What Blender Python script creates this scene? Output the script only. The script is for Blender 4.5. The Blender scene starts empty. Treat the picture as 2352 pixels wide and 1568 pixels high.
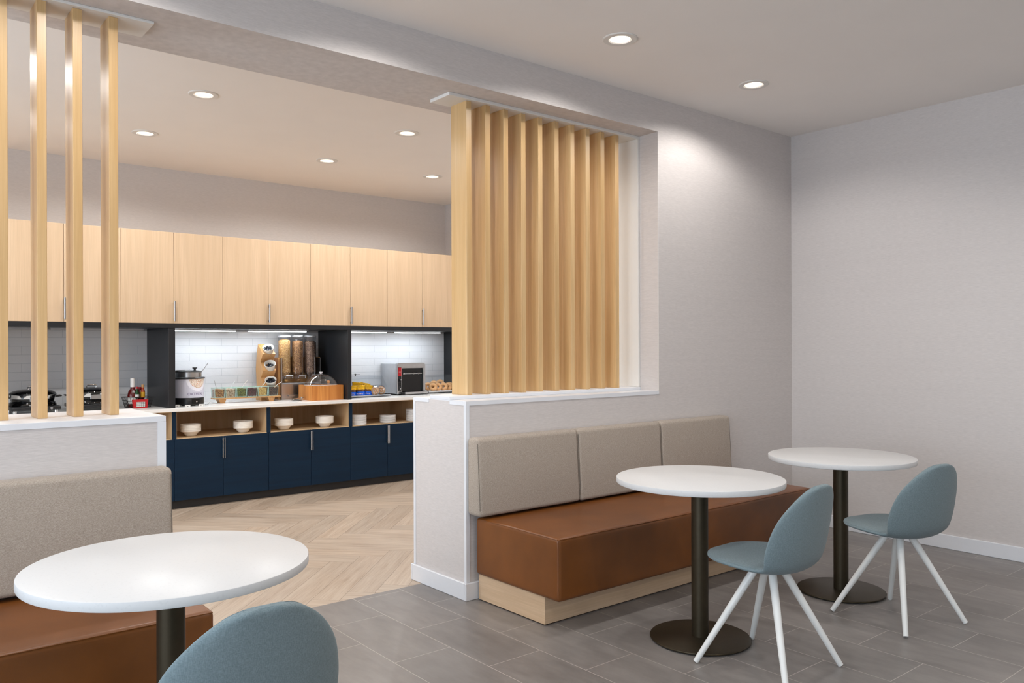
import bpy, bmesh, math, random
from mathutils import Vector, Matrix
PI = math.pi
random.seed(7)
SC = bpy.context.scene
COL = SC.collection

# ------------------------------------------------------------------ camera
YAW, ROLL, FPX, CY, EYE = 0.6839, -0.0034, 1869.25, 795.5, 1.35
cam_data = bpy.data.cameras.new('camera')
cam = bpy.data.objects.new('camera', cam_data)
COL.objects.link(cam)
F_ = Vector((math.sin(YAW), math.cos(YAW), 0)); R_ = Vector((math.cos(YAW), -math.sin(YAW), 0)); U_ = Vector((0, 0, 1))
R2 = R_ * math.cos(ROLL) + U_ * math.sin(ROLL); U2 = -R_ * math.sin(ROLL) + U_ * math.cos(ROLL)
m = Matrix.Identity(4)
for i in range(3):
    m[i][0], m[i][1], m[i][2] = R2[i], U2[i], -F_[i]
m.translation = Vector((0, 0, EYE))
cam.matrix_world = m
cam_data.sensor_fit = 'HORIZONTAL'; cam_data.sensor_width = 36.0
cam_data.lens = FPX / 2352 * 36.0
cam_data.shift_y = (CY - 784) / 2352
cam_data.clip_start = 0.05
SC.camera = cam

# ------------------------------------------------------------------ world and exposure
world = bpy.data.worlds.new('world'); SC.world = world; world.use_nodes = True
bg = world.node_tree.nodes['Background']
bg.inputs[0].default_value = (0.84, 0.91, 1.0, 1); bg.inputs[1].default_value = 7.6
SC.view_settings.view_transform = 'Standard'; SC.view_settings.look = 'None'
SC.view_settings.gamma = 1.0; SC.view_settings.use_curve_mapping = False
SC.view_settings.exposure = 0.0
SPOT_W, KSPOT_W, LED_W = 29.0, 38.0, 2.5
try:
    cy = SC.cycles
    cy.use_denoising = True; cy.max_bounces = 10; cy.diffuse_bounces = 6; cy.glossy_bounces = 4
    cy.transmission_bounces = 6; cy.transparent_max_bounces = 16
    cy.sample_clamp_indirect = 4.0; cy.caustics_reflective = False; cy.caustics_refractive = False
except Exception:
    pass
# daylight comes in through the window in the left wall (portal marks the opening)
pl = bpy.data.lights.new('window_portal', 'AREA'); pl.shape = 'RECTANGLE'; pl.size = 5.0; pl.size_y = 2.2
pl.cycles.is_portal = True
po = bpy.data.objects.new('window_portal', pl); COL.objects.link(po)
po.location = (-2.86, 0.3, 1.5); po.rotation_euler = (PI / 2, 0, -PI / 2)
pl2 = pl.copy(); pl2.size = 2.4; po2 = bpy.data.objects.new('window_portal', pl2); COL.objects.link(po2)
po2.location = (-2.86, 5.5, 1.5); po2.rotation_euler = (PI / 2, 0, -PI / 2)

# ------------------------------------------------------------------ materials
def srgb(r, g, b):
    f = lambda c: (c / 255 / 12.92) if c / 255 <= 0.04045 else ((c / 255 + 0.055) / 1.055) ** 2.4
    return (f(r), f(g), f(b), 1)

class NT:
    def __init__(s, name):
        s.m = bpy.data.materials.new(name); s.m.use_nodes = True
        s.t = s.m.node_tree; s.b = s.t.nodes['Principled BSDF']
    def n(s, t, **k):
        x = s.t.nodes.new(t)
        for a, v in k.items():
            if a.startswith('i_'): x.inputs[a[2:].replace('_', ' ')].default_value = v
            else: setattr(x, a, v)
        return x
    def l(s, a, b): s.t.links.new(a, b)
    def coords(s, scale, kind='Object', loc=(0, 0, 0), rot=(0, 0, 0)):
        tc = s.n('ShaderNodeTexCoord'); mp = s.n('ShaderNodeMapping')
        mp.inputs['Scale'].default_value = scale; mp.inputs['Location'].default_value = loc; mp.inputs['Rotation'].default_value = rot
        s.l(tc.outputs[kind], mp.inputs[0]); return mp.outputs[0]
    def noise(s, vec, scale=1, detail=4, rough=0.55):
        x = s.n('ShaderNodeTexNoise'); x.inputs['Scale'].default_value = scale
        x.inputs['Detail'].default_value = detail; x.inputs['Roughness'].default_value = rough
        s.l(vec, x.inputs['Vector']); return x.outputs['Fac']
    def ramp(s, fac, stops):
        r = s.n('ShaderNodeValToRGB'); e = r.color_ramp.elements
        while len(e) < len(stops): e.new(0.5)
        for k, (p, c) in enumerate(stops): e[k].position = p; e[k].color = c
        s.l(fac, r.inputs[0]); return r.outputs[0]
    def mix(s, fac, a, b, mode='MIX'):
        x = s.n('ShaderNodeMix', data_type='RGBA', blend_type=mode)
        for i, v in ((0, fac), (6, a), (7, b)):
            if hasattr(v, 'is_linked') or hasattr(v, 'links'): s.l(v, x.inputs[i])
            else: x.inputs[i].default_value = v
        return x.outputs[2]
    def bump(s, h, st=0.2, dist=0.002):
        x = s.n('ShaderNodeBump'); x.inputs['Strength'].default_value = st; x.inputs['Distance'].default_value = dist
        s.l(h, x.inputs['Height']); s.l(x.outputs[0], s.b.inputs['Normal'])
    def color(s, c):
        if hasattr(c, 'links'): s.l(c, s.b.inputs['Base Color'])
        else: s.b.inputs['Base Color'].default_value = c
    def set(s, **k):
        for a, v in k.items(): s.b.inputs[a.replace('_', ' ')].default_value = v

def plain(name, c, rough=0.5, metal=0.0, var=0.04, scale=20, bump=0.0, **k):
    """plain colour with a faint procedural mottle"""
    t = NT(name); v = t.coords((scale,) * 3); n = t.noise(v)
    lo = tuple(x * (1 - var) for x in c[:3]) + (1,); hi = tuple(min(1, x * (1 + var)) for x in c[:3]) + (1,)
    t.color(t.ramp(n, [(0.3, lo), (0.7, hi)])); t.set(Roughness=rough, Metallic=metal, **k)
    if bump: t.bump(n, bump, 0.001)
    return t.m

def wallpaper(name, c):
    t = NT(name); v = t.coords((26, 26, 380)); n1 = t.noise(v, 1, 5, 0.6)
    v2 = t.coords((1.5, 1.5, 60)); n2 = t.noise(v2, 1, 3)
    a = tuple(x * 0.90 for x in c[:3]) + (1,); b = tuple(min(1, x * 1.07) for x in c[:3]) + (1,)
    col = t.ramp(n1, [(0.32, a), (0.68, b)])
    col2 = t.mix(0.15, col, t.ramp(n2, [(0.3, a), (0.7, b)]))
    t.color(col2); t.set(Roughness=0.72); t.bump(n1, 0.35, 0.0012); return t.m

def wood(name, c1, c2, axis='z', rough=0.42, fine=1.0, rnd=0.0):
    t = NT(name)
    s1 = {'z': (26, 26, 1.1), 'x': (1.1, 26, 26), 'y': (26, 1.1, 26)}[axis]
    s2 = {'z': (130, 130, 3), 'x': (3, 130, 130), 'y': (130, 3, 130)}[axis]
    oi = t.n('ShaderNodeObjectInfo'); tc = t.n('ShaderNodeTexCoord')
    add = t.n('ShaderNodeVectorMath', operation='ADD'); sc = t.n('ShaderNodeVectorMath', operation='SCALE')
    cmb = t.n('ShaderNodeCombineXYZ')
    for i in range(3): t.l(oi.outputs['Random'], cmb.inputs[i])
    t.l(cmb.outputs[0], sc.inputs[0]); sc.inputs['Scale'].default_value = 13.0
    t.l(tc.outputs['Object'], add.inputs[0]); t.l(sc.outputs[0], add.inputs[1])
    def mp(s):
        x = t.n('ShaderNodeMapping'); x.inputs['Scale'].default_value = tuple(q * fine for q in s)
        t.l(add.outputs[0], x.inputs[0]); return x.outputs[0]
    n1 = t.noise(mp(s1), 1, 3, 0.5); n2 = t.noise(mp(s2), 1, 4, 0.65)
    big = t.noise(mp(tuple(q * 0.22 for q in s1)), 1, 2)
    c = t.ramp(n1, [(0.3, c2), (0.62, c1)])
    dark = tuple(q * 0.82 for q in c2[:3]) + (1,)
    c = t.mix(t.ramp(n2, [(0.42, (0.35,) * 3 + (1,)), (0.6, (0, 0, 0, 1))]), c, dark)
    c = t.mix(t.ramp(big, [(0.35, (0.45,) * 3 + (1,)), (0.65, (0, 0, 0, 1))]), c, c2)
    if rnd:
        h = t.n('ShaderNodeHueSaturation'); mr = t.n('ShaderNodeMapRange')
        mr.inputs[3].default_value = 1 - rnd; mr.inputs[4].default_value = 1 + rnd
        t.l(oi.outputs['Random'], mr.inputs[0]); t.l(mr.outputs[0], h.inputs['Value']); t.l(c, h.inputs['Color']); c = h.outputs[0]
    t.color(c); t.set(Roughness=rough); t.bump(n2, 0.08, 0.0006); return t.m

def fabric(name, a, b, c, scale=420, aniso=(1, 1, 1), bump=0.5):
    t = NT(name)
    v = t.coords(tuple(scale * q for q in aniso)); n1 = t.noise(v, 1, 2, 0.6)
    v2 = t.coords((scale * 0.25 * aniso[1], scale * 0.25 * aniso[0], scale * 1.2)); n2 = t.noise(v2, 1, 2, 0.6)
    col = t.ramp(n1, [(0.36, a), (0.5, b), (0.64, c)])
    col = t.mix(0.45, col, t.ramp(n2, [(0.38, a), (0.5, b), (0.62, c)]))
    t.color(col); t.set(Roughness=0.9); t.b.inputs['Specular IOR Level'].default_value = 0.2
    t.b.inputs['Sheen Weight'].default_value = 0.15
    t.bump(n1, bump, 0.0015); return t.m

def glassy(name, tint=(1, 1, 1, 1), amount=0.12, rough=0.03):
    m_ = bpy.data.materials.new(name); m_.use_nodes = True; t = m_.node_tree; t.nodes.clear()
    o = t.nodes.new('ShaderNodeOutputMaterial'); tr = t.nodes.new('ShaderNodeBsdfTransparent'); gl = t.nodes.new('ShaderNodeBsdfGlossy')
    lw = t.nodes.new('ShaderNodeLayerWeight'); lw.inputs[0].default_value = 0.25
    mr = t.nodes.new('ShaderNodeMapRange'); mr.inputs[3].default_value = amount * 0.4; mr.inputs[4].default_value = min(1, amount * 5)
    mx = t.nodes.new('ShaderNodeMixShader')
    tr.inputs[0].default_value = tint; gl.inputs['Roughness'].default_value = rough
    t.links.new(lw.outputs['Facing'], mr.inputs[0]); t.links.new(mr.outputs[0], mx.inputs[0])
    t.links.new(tr.outputs[0], mx.inputs[1]); t.links.new(gl.outputs[0], mx.inputs[2]); t.links.new(mx.outputs[0], o.inputs[0])
    return m_

def emit(name, c, s):
    m_ = bpy.data.materials.new(name); m_.use_nodes = True; b = m_.node_tree.nodes['Principled BSDF']
    b.inputs['Base Color'].default_value = c; b.inputs['Emission Color'].default_value = c; b.inputs['Emission Strength'].default_value = s
    return m_

def granules(name, stops, scale, bump=1.0, rough=0.7):
    t = NT(name); v = t.coords((scale,) * 3)
    vo = t.n('ShaderNodeTexVoronoi'); vo.inputs['Scale'].default_value = 1.0; t.l(v, vo.inputs['Vector'])
    sp = t.n('ShaderNodeSeparateColor'); t.l(vo.outputs['Color'], sp.inputs[0])
    t.color(t.ramp(sp.outputs[0], stops)); t.set(Roughness=rough); t.bump(vo.outputs['Distance'], bump, -0.004); return t.m

M = {}
M['wall'] = wallpaper('wallpaper_linen', srgb(204, 198, 195))
M['kwall'] = wallpaper('wallpaper_kitchen', srgb(206, 202, 200))
M['ceil'] = plain('ceiling_paint', srgb(240, 235, 230), 0.85, var=0.01, scale=3)
M['trim'] = plain('white_trim', srgb(222, 224, 228), 0.38, var=0.01)
M['board'] = plain('white_board', srgb(222, 219, 214), 0.42, var=0.01)
M['slat'] = wood('maple_slat', srgb(214, 181, 134), srgb(196, 158, 106), 'z', 0.34, 1.0, 0.05)
M['cab'] = wood('oak_laminate', srgb(208, 181, 150), srgb(196, 168, 136), 'z', 0.5, 1.0, 0.04)
M['cubby'] = wood('cubby_wood', srgb(214, 186, 148), srgb(198, 168, 128), 'z', 0.5)
M['plinth'] = wood('bench_plinth_wood', srgb(220, 192, 160), srgb(205, 174, 140), 'x', 0.5)
M['plinth_end'] = wood('bench_plinth_end_wood', srgb(220, 192, 160), srgb(205, 174, 140), 'y', 0.5)
M['bamboo'] = wood('bamboo', srgb(206, 140, 70), srgb(172, 104, 42), 'z', 0.4, 1.6)
M['beech'] = wood('beech_stand', srgb(206, 160, 105), srgb(186, 136, 82), 'z', 0.45, 1.5)
M['blue'] = wood('navy_laminate', srgb(4, 38, 62), srgb(2, 30, 52), 'x', 0.5); M['blue'].node_tree.nodes['Principled BSDF'].inputs['Specular IOR Level'].default_value = 0.25
M['black'] = wood('black_laminate', srgb(24, 26, 30), srgb(17, 19, 23), 'z', 0.42)
M['kick'] = plain('dark_kick', srgb(46, 45, 46), 0.6)
M['gap'] = plain('dark_gap', srgb(60, 42, 28), 0.9)
M['steel'] = plain('brushed_steel', srgb(190, 190, 190), 0.28, 1.0)
M['chrome'] = plain('chrome', srgb(225, 225, 225), 0.08, 1.0, var=0.01)
M['bronze'] = plain('bronze_powder', srgb(66, 58, 44), 0.42, 0.7, var=0.06, scale=60)
M['leather'] = None
M['chairlegs'] = plain('white_leg_paint', srgb(226, 227, 224), 0.35, var=0.01)
M['blackp'] = plain('black_plastic', srgb(22, 22, 24), 0.3)
M['blackg'] = plain('black_gloss', srgb(8, 8, 9), 0.06)
M['white'] = plain('white_ceramic', srgb(238, 234, 226), 0.25, var=0.01)
M['plate'] = plain('white_plate', srgb(235, 235, 236), 0.25, var=0.01)
M['grey'] = plain('grey_metal', srgb(176, 178, 182), 0.35, 0.3)
M['wrap'] = plain('kettle_wrap', srgb(206, 206, 220), 0.4, var=0.03, scale=8)
M['acryl'] = glassy('clear_acrylic', (0.97, 0.98, 1, 1), 0.16); M['acryl_thin'] = glassy('clear_cover_acrylic', (0.98, 0.99, 1, 1), 0.05)
M['jar'] = glassy('green_edged_glass', (0.97, 0.995, 0.985, 1), 0.12)
M['window'] = glassy('window_glass', (0.95, 0.98, 1, 1), 0.1)
M['red'] = plain('red_plastic', srgb(176, 24, 30), 0.35)
M['wire'] = plain('black_wire', srgb(16, 16, 16), 0.4)
M['lens'] = emit('lamp_lens', (1, 0.93, 0.82, 1), 30.0)
M['led'] = emit('led_diffuser', (0.93, 0.97, 1, 1), 9.0)
M['reflector'] = plain('lamp_reflector', srgb(225, 215, 200), 0.3)

t = NT('tan_leather'); v = t.coords((4, 4, 4)); n = t.noise(v, 1, 3); v2 = t.coords((240,) * 3); n2 = t.noise(v2, 1, 3)
t.color(t.ramp(n, [(0.3, srgb(106, 60, 20)), (0.7, srgb(124, 72, 27))])); t.set(Roughness=0.36); t.bump(n2, 0.15, 0.0008); M['leather'] = t.m
M['tweed'] = fabric('taupe_tweed', srgb(142, 130, 118), srgb(166, 154, 141), srgb(190, 179, 167), 620, (1, 1, 1), 0.5)
M['seam'] = plain('dark_seam_thread', srgb(122, 113, 103), 0.9)
M['teal'] = fabric('blue_grey_fabric', srgb(100, 116, 120), srgb(111, 126, 131), srgb(122, 138, 143), 620, (1, 1, 0.12), 0.12)
t = NT('white_quartz'); v = t.coords((90,) * 3); n = t.noise(v, 1, 2, 0.7)
t.color(t.ramp(n, [(0.36, srgb(202, 202, 202)), (0.40, srgb(206, 206, 206))])); t.set(Roughness=0.3); t.b.inputs['Specular IOR Level'].default_value = 0.05; M['quartz'] = t.m

def tile_floor():
    t = NT('grey_plank_tile')
    tc = t.n('ShaderNodeTexCoord'); sp = t.n('ShaderNodeSeparateXYZ'); cb = t.n('ShaderNodeCombineXYZ')
    t.l(tc.outputs['Object'], sp.inputs[0])
    ay = t.n('ShaderNodeMath', operation='ADD'); ay.inputs[1].default_value = -1.8645 + 0.576 * 20
    ax = t.n('ShaderNodeMath', operation='ADD'); ax.inputs[1].default_value = -3.528 + 0.2872 * 41
    t.l(sp.outputs[1], ay.inputs[0]); t.l(sp.outputs[0], ax.inputs[0])
    t.l(ay.outputs[0], cb.inputs[0]); t.l(ax.outputs[0], cb.inputs[1])
    br = t.n('ShaderNodeTexBrick', offset=0.5, offset_frequency=2)
    br.inputs['Scale'].default_value = 1.0; br.inputs['Brick Width'].default_value = 0.576; br.inputs['Row Height'].default_value = 0.2872
    br.inputs['Mortar Size'].default_value = 0.0016; br.inputs['Mortar Smooth'].default_value = 0.1
    br.inputs['Color1'].default_value = (0.25, 0.25, 0.25, 1); br.inputs['Color2'].default_value = (0.75, 0.75, 0.75, 1)
    t.l(cb.outputs[0], br.inputs['Vector'])
    v = t.coords((3.0, 1.4, 3)); n1 = t.noise(v, 1, 6, 0.62)
    v2 = t.coords((18, 5, 18)); n2 = t.noise(v2, 1, 4, 0.6)
    base = t.ramp(n1, [(0.3, srgb(110, 105, 102)), (0.7, srgb(142, 137, 133))])
    base = t.mix(0.35, base, t.ramp(n2, [(0.3, srgb(106, 101, 98)), (0.7, srgb(142, 137, 133))]))
    base = t.mix(0.10, base, br.outputs['Color'], 'OVERLAY')
    col = t.mix(br.outputs['Fac'], base, srgb(178, 170, 164))
    t.color(col); t.set(Roughness=0.36); t.bump(n2, 0.05, 0.001); return t.m
M['tile'] = tile_floor()
M['counter'] = plain('white_counter_stone', srgb(228, 227, 224), 0.22, var=0.012, scale=30)

def subway():
    t = NT('white_subway_tile')
    tc = t.n('ShaderNodeTexCoord'); sp = t.n('ShaderNodeSeparateXYZ'); cb = t.n('ShaderNodeCombineXYZ')
    t.l(tc.outputs['Object'], sp.inputs[0]); ax = t.n('ShaderNodeMath', operation='ADD'); ax.inputs[1].default_value = 6.298
    az = t.n('ShaderNodeMath', operation='ADD'); az.inputs[1].default_value = -0.8021
    t.l(sp.outputs[0], ax.inputs[0]); t.l(sp.outputs[2], az.inputs[0]); t.l(ax.outputs[0], cb.inputs[0]); t.l(az.outputs[0], cb.inputs[1])
    br = t.n('ShaderNodeTexBrick', offset=0.5, offset_frequency=2)
    br.inputs['Scale'].default_value = 1.0; br.inputs['Brick Width'].default_value = 0.2955; br.inputs['Row Height'].default_value = 0.0705
    br.inputs['Mortar Size'].default_value = 0.0018; br.inputs['Mortar Smooth'].default_value = 0.3
    t.l(cb.outputs[0], br.inputs['Vector'])
    v = t.coords((14, 14, 22)); n = t.noise(v, 1, 3, 0.5)
    t.color(t.mix(br.outputs['Fac'], srgb(222, 224, 227), srgb(196, 200, 205))); t.set(Roughness=0.12)
    inv = t.n('ShaderNodeMath', operation='SUBTRACT'); inv.inputs[0].default_value = 1.0; t.l(br.outputs['Fac'], inv.inputs[1])
    b1 = t.n('ShaderNodeBump'); b1.inputs['Strength'].default_value = 0.5; b1.inputs['Distance'].default_value = 0.004; t.l(n, b1.inputs['Height'])
    b2 = t.n('ShaderNodeBump'); b2.inputs['Strength'].default_value = 0.6; b2.inputs['Distance'].default_value = 0.002
    t.l(inv.outputs[0], b2.inputs['Height']); t.l(b1.outputs[0], b2.inputs['Normal']); t.l(b2.outputs[0], t.b.inputs['Normal']); return t.m
M['subway'] = subway()

def plank_mat():
    t = NT('herringbone_plank')
    uv = t.n('ShaderNodeUVMap'); uv.uv_map = 'UVMap'; at = t.n('ShaderNodeVertexColor'); at.layer_name = 'tone'
    mp = t.n('ShaderNodeMapping'); mp.inputs['Scale'].default_value = (2.2, 28, 1); t.l(uv.outputs[0], mp.inputs[0])
    mp2 = t.n('ShaderNodeMapping'); mp2.inputs['Scale'].default_value = (6, 120, 1); t.l(uv.outputs[0], mp2.inputs[0])
    n1 = t.noise(mp.outputs[0], 1, 4, 0.6); n2 = t.noise(mp2.outputs[0], 1, 3, 0.6)
    c = t.ramp(n1, [(0.25, srgb(154, 132, 112)), (0.45, srgb(184, 166, 148)), (0.72, srgb(202, 188, 172))])
    c = t.mix(0.3, c, t.ramp(n2, [(0.35, srgb(160, 136, 112)), (0.65, srgb(204, 186, 164))]))
    c = t.mix(0.85, c, at.outputs[0], 'MULTIPLY')
    t.color(c); t.set(Roughness=0.42); t.bump(n2, 0.06, 0.0008); return t.m
M['plank'] = plank_mat()

# ------------------------------------------------------------------ builders
class MB:
    """collects shapes, then links them as ONE mesh object"""
    def __init__(s): s.bm = bmesh.new()
    def box(s, x0, x1, y0, y1, z0, z1, bev=0.0, seg=2, mat=0):
        r = bmesh.ops.create_cube(s.bm, size=1.0); vs = r['verts']
        for v in vs:
            v.co = Vector(((x0 + x1) / 2 + v.co.x * (x1 - x0), (y0 + y1) / 2 + v.co.y * (y1 - y0), (z0 + z1) / 2 + v.co.z * (z1 - z0)))
        fs = set(f for v in vs for f in v.link_faces)
        for f in fs: f.material_index = mat
        if bev > 0:
            es = list(set(e for v in vs for e in v.link_edges))
            r = bmesh.ops.bevel(s.bm, geom=es, offset=bev, segments=seg, profile=0.5, affect='EDGES')
            for f in r['faces']: f.material_index = mat
        return s
    def lathe(s, prof, n=32, c=(0, 0, 0), axis='z', a0=0, a1=2 * PI, mat=0):
        full = abs(a1 - a0 - 2 * PI) < 1e-6; k = n if full else n + 1
        rings = []
        for r, z in prof:
            if r < 1e-6:
                p = Vector((0, 0, z)); rings.append([s.bm.verts.new(s._ax(p, axis, c))])
            else:
                rings.append([s.bm.verts.new(s._ax(Vector((r * math.cos(a0 + (a1 - a0) * i / n), r * math.sin(a0 + (a1 - a0) * i / n), z)), axis, c)) for i in range(k)])
        for a, b in zip(rings, rings[1:]):
            for i in range(n):
                j = (i + 1) % k if full else i + 1
                if len(a) == 1 and len(b) == 1: continue
                try:
                    if len(a) == 1: f = s.bm.faces.new((a[0], b[j], b[i]))
                    elif len(b) == 1: f = s.bm.faces.new((a[i], a[j], b[0]))
                    else: f = s.bm.faces.new((a[i], a[j], b[j], b[i]))
                    f.material_index = mat
                except ValueError: pass
        return s
    def _ax(s, p, axis, c):
        if axis == 'x': p = Vector((p.z, p.x, p.y))
        elif axis == 'y': p = Vector((p.y, p.z, p.x))
        return p + Vector(c)
    def cyl(s, r, z0, z1, c=(0, 0, 0), n=32, axis='z', bev=0.0, mat=0):
        b = bev
        prof = [(0, z0), (r - b, z0), (r, z0 + b), (r, z1 - b), (r - b, z1), (0, z1)] if b else [(0, z0), (r, z0), (r, z1), (0, z1)]
        return s.lathe(prof, n, c, axis, mat=mat)
    def rod(s, pts, r, n=10, r2=None, mat=0):
        """tube along points, flat ends, tapering from r to r2"""
        pts = [Vector(p) for p in pts]; r2 = r if r2 is None else r2; rings = []; up = Vector((0, 0, 1))
        for i, p in enumerate(pts):
            d = (pts[min(i + 1, len(pts) - 1)] - pts[max(i - 1, 0)]).normalized()
            ref = up if abs(d.z) < 0.95 else Vector((1, 0, 0))
            a = d.cross(ref).normalized(); b = d.cross(a).normalized(); rr = r + (r2 - r) * i / max(1, len(pts) - 1)
            rings.append([s.bm.verts.new(p + a * rr * math.cos(2 * PI * k / n) + b * rr * math.sin(2 * PI * k / n)) for k in range(n)])
        for A, B in zip(rings, rings[1:]):
            for k in range(n):
                s.bm.faces.new((A[k], A[(k + 1) % n], B[(k + 1) % n], B[k])).material_index = mat
        s.bm.faces.new(rings[0][::-1]); s.bm.faces.new(rings[-1]); return s
    def prism(s, pts, x0, x1, axis='x', bev=0.0):
        """polygon pts extruded along an axis: axis x -> pts are (y,z); y -> (x,z); z -> (x,y)"""
        def P(a, b, h): return {'x': (h, a, b), 'y': (a, h, b), 'z': (a, b, h)}[axis]
        A = [s.bm.verts.new(P(a, b, x0)) for a, b in pts]; B = [s.bm.verts.new(P(a, b, x1)) for a, b in pts]
        n = len(pts); es = []
        s.bm.faces.new(A); s.bm.faces.new(B[::-1])
        for i in range(n): s.bm.faces.new((A[i], B[i], B[(i + 1) % n], A[(i + 1) % n]))
        if bev:
            es = list(set(e for v in A + B for e in v.link_edges))
            bmesh.ops.bevel(s.bm, geom=es, offset=bev, segments=2, profile=0.5, affect='EDGES')
        return s
    def ball(s, r, c, sx=1, sy=1, sz=1, n=16):
        q = bmesh.ops.create_uvsphere(s.bm, u_segments=n * 2, v_segments=n, radius=r)
        for v in q['verts']: v.co = Vector((v.co.x * sx, v.co.y * sy, v.co.z * sz)) + Vector(c)
        return s
    def torus(s, R, r, c=(0, 0, 0), n=32, k=10, axis='z', sz=1.0):
        rings = []
        for i in range(n):
            a = 2 * PI * i / n
            rings.append([s.bm.verts.new(s._ax(Vector(((R + r * math.cos(2 * PI * j / k)) * math.cos(a), (R + r * math.cos(2 * PI * j / k)) * math.sin(a), r * sz * math.sin(2 * PI * j / k))), axis, c)) for j in range(k)])
        for i in range(n):
            A, B = rings[i], rings[(i + 1) % n]
            for j in range(k): s.bm.faces.new((A[j], B[j], B[(j + 1) % k], A[(j + 1) % k]))
        return s
    def jitter(s, amp, seed=0):
        rd = random.Random(seed)
        for v in s.bm.verts: v.co += Vector((rd.uniform(-amp, amp), rd.uniform(-amp, amp), rd.uniform(-amp, amp)))
        return s
    def xf(s, mat4): bmesh.ops.transform(s.bm, matrix=mat4, verts=s.bm.verts); return s
    def build(s, name, mat, parent=None, smooth=None, sub=0, recalc=True):
        if recalc: bmesh.ops.recalc_face_normals(s.bm, faces=s.bm.faces)
        me = bpy.data.meshes.new(name); s.bm.to_mesh(me); s.bm.free()
        for q in (mat if isinstance(mat, (list, tuple)) else [mat]): me.materials.append(q)
        o = bpy.data.objects.new(name, me); COL.objects.link(o)
        if parent is not None: o.parent = parent
        if smooth is not None:
            for p in me.polygons: p.use_smooth = True
            if smooth > 0:
                try: me.set_sharp_from_angle(angle=math.radians(smooth))
                except Exception: pass
        if sub:
            md = o.modifiers.new('subdivision', 'SUBSURF'); md.levels = sub; md.render_levels = sub
        return o

def tag(o, label=None, cat=None, group=None, kind=None):
    if label: o['label'] = label
    if cat: o['category'] = cat
    if group: o['group'] = group
    if kind: o['kind'] = kind
    return o
def thing(name, label, cat, loc=(0, 0, 0), rz=0.0, group=None):
    o = bpy.data.objects.new(name, None); COL.objects.link(o); o.empty_display_size = 0.1
    o.location = loc; o.rotation_euler = (0, 0, rz); return tag(o, label, cat, group)
def struct(o): o['kind'] = 'structure'; return o
def dup(root, loc, rz=None, label=None, group=None):
    c = root.copy(); COL.objects.link(c); c.location = loc
    if rz is not None: c.rotation_euler = (root.rotation_euler[0], root.rotation_euler[1], rz)
    if label: c['label'] = label
    if group: c['group'] = group
    for ch in list(root.children):
        d = ch.copy(); COL.objects.link(d); d.parent = c
        for g in list(ch.children):
            e = g.copy(); COL.objects.link(e); e.parent = d
    return c
ORD = ['first', 'second', 'third', 'fourth', 'fifth', 'sixth', 'seventh', 'eighth', 'ninth', 'tenth', 'eleventh', 'twelfth']

def text_mesh(body, size, extrude=0.0004):
    cu = bpy.data.curves.new('lettering', 'FONT'); cu.body = body; cu.size = size; cu.extrude = extrude
    o = bpy.data.objects.new('lettering', cu); COL.objects.link(o)
    dg = bpy.context.evaluated_depsgraph_get(); me = bpy.data.meshes.new_from_object(o.evaluated_get(dg))
    bpy.data.objects.remove(o); bm = bmesh.new(); bm.from_mesh(me); bpy.data.meshes.remove(me); return bm

# ================================================================== SETTING
XL, XW, YF, YP, YB, YW, XKW = -2.8, 5.651, -3.0, 3.511, 4.026, 7.657, 5.27
ZL, ZS, ZC, XO, XE, XE2 = 1.058, 2.748, 2.962, 4.096, 2.545, 1.012
YFL = 3.93
struct(MB().box(XL - .2, XW + .2, YF - .2, YFL, -0.1, 0).build('floor', M['tile']))

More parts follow.
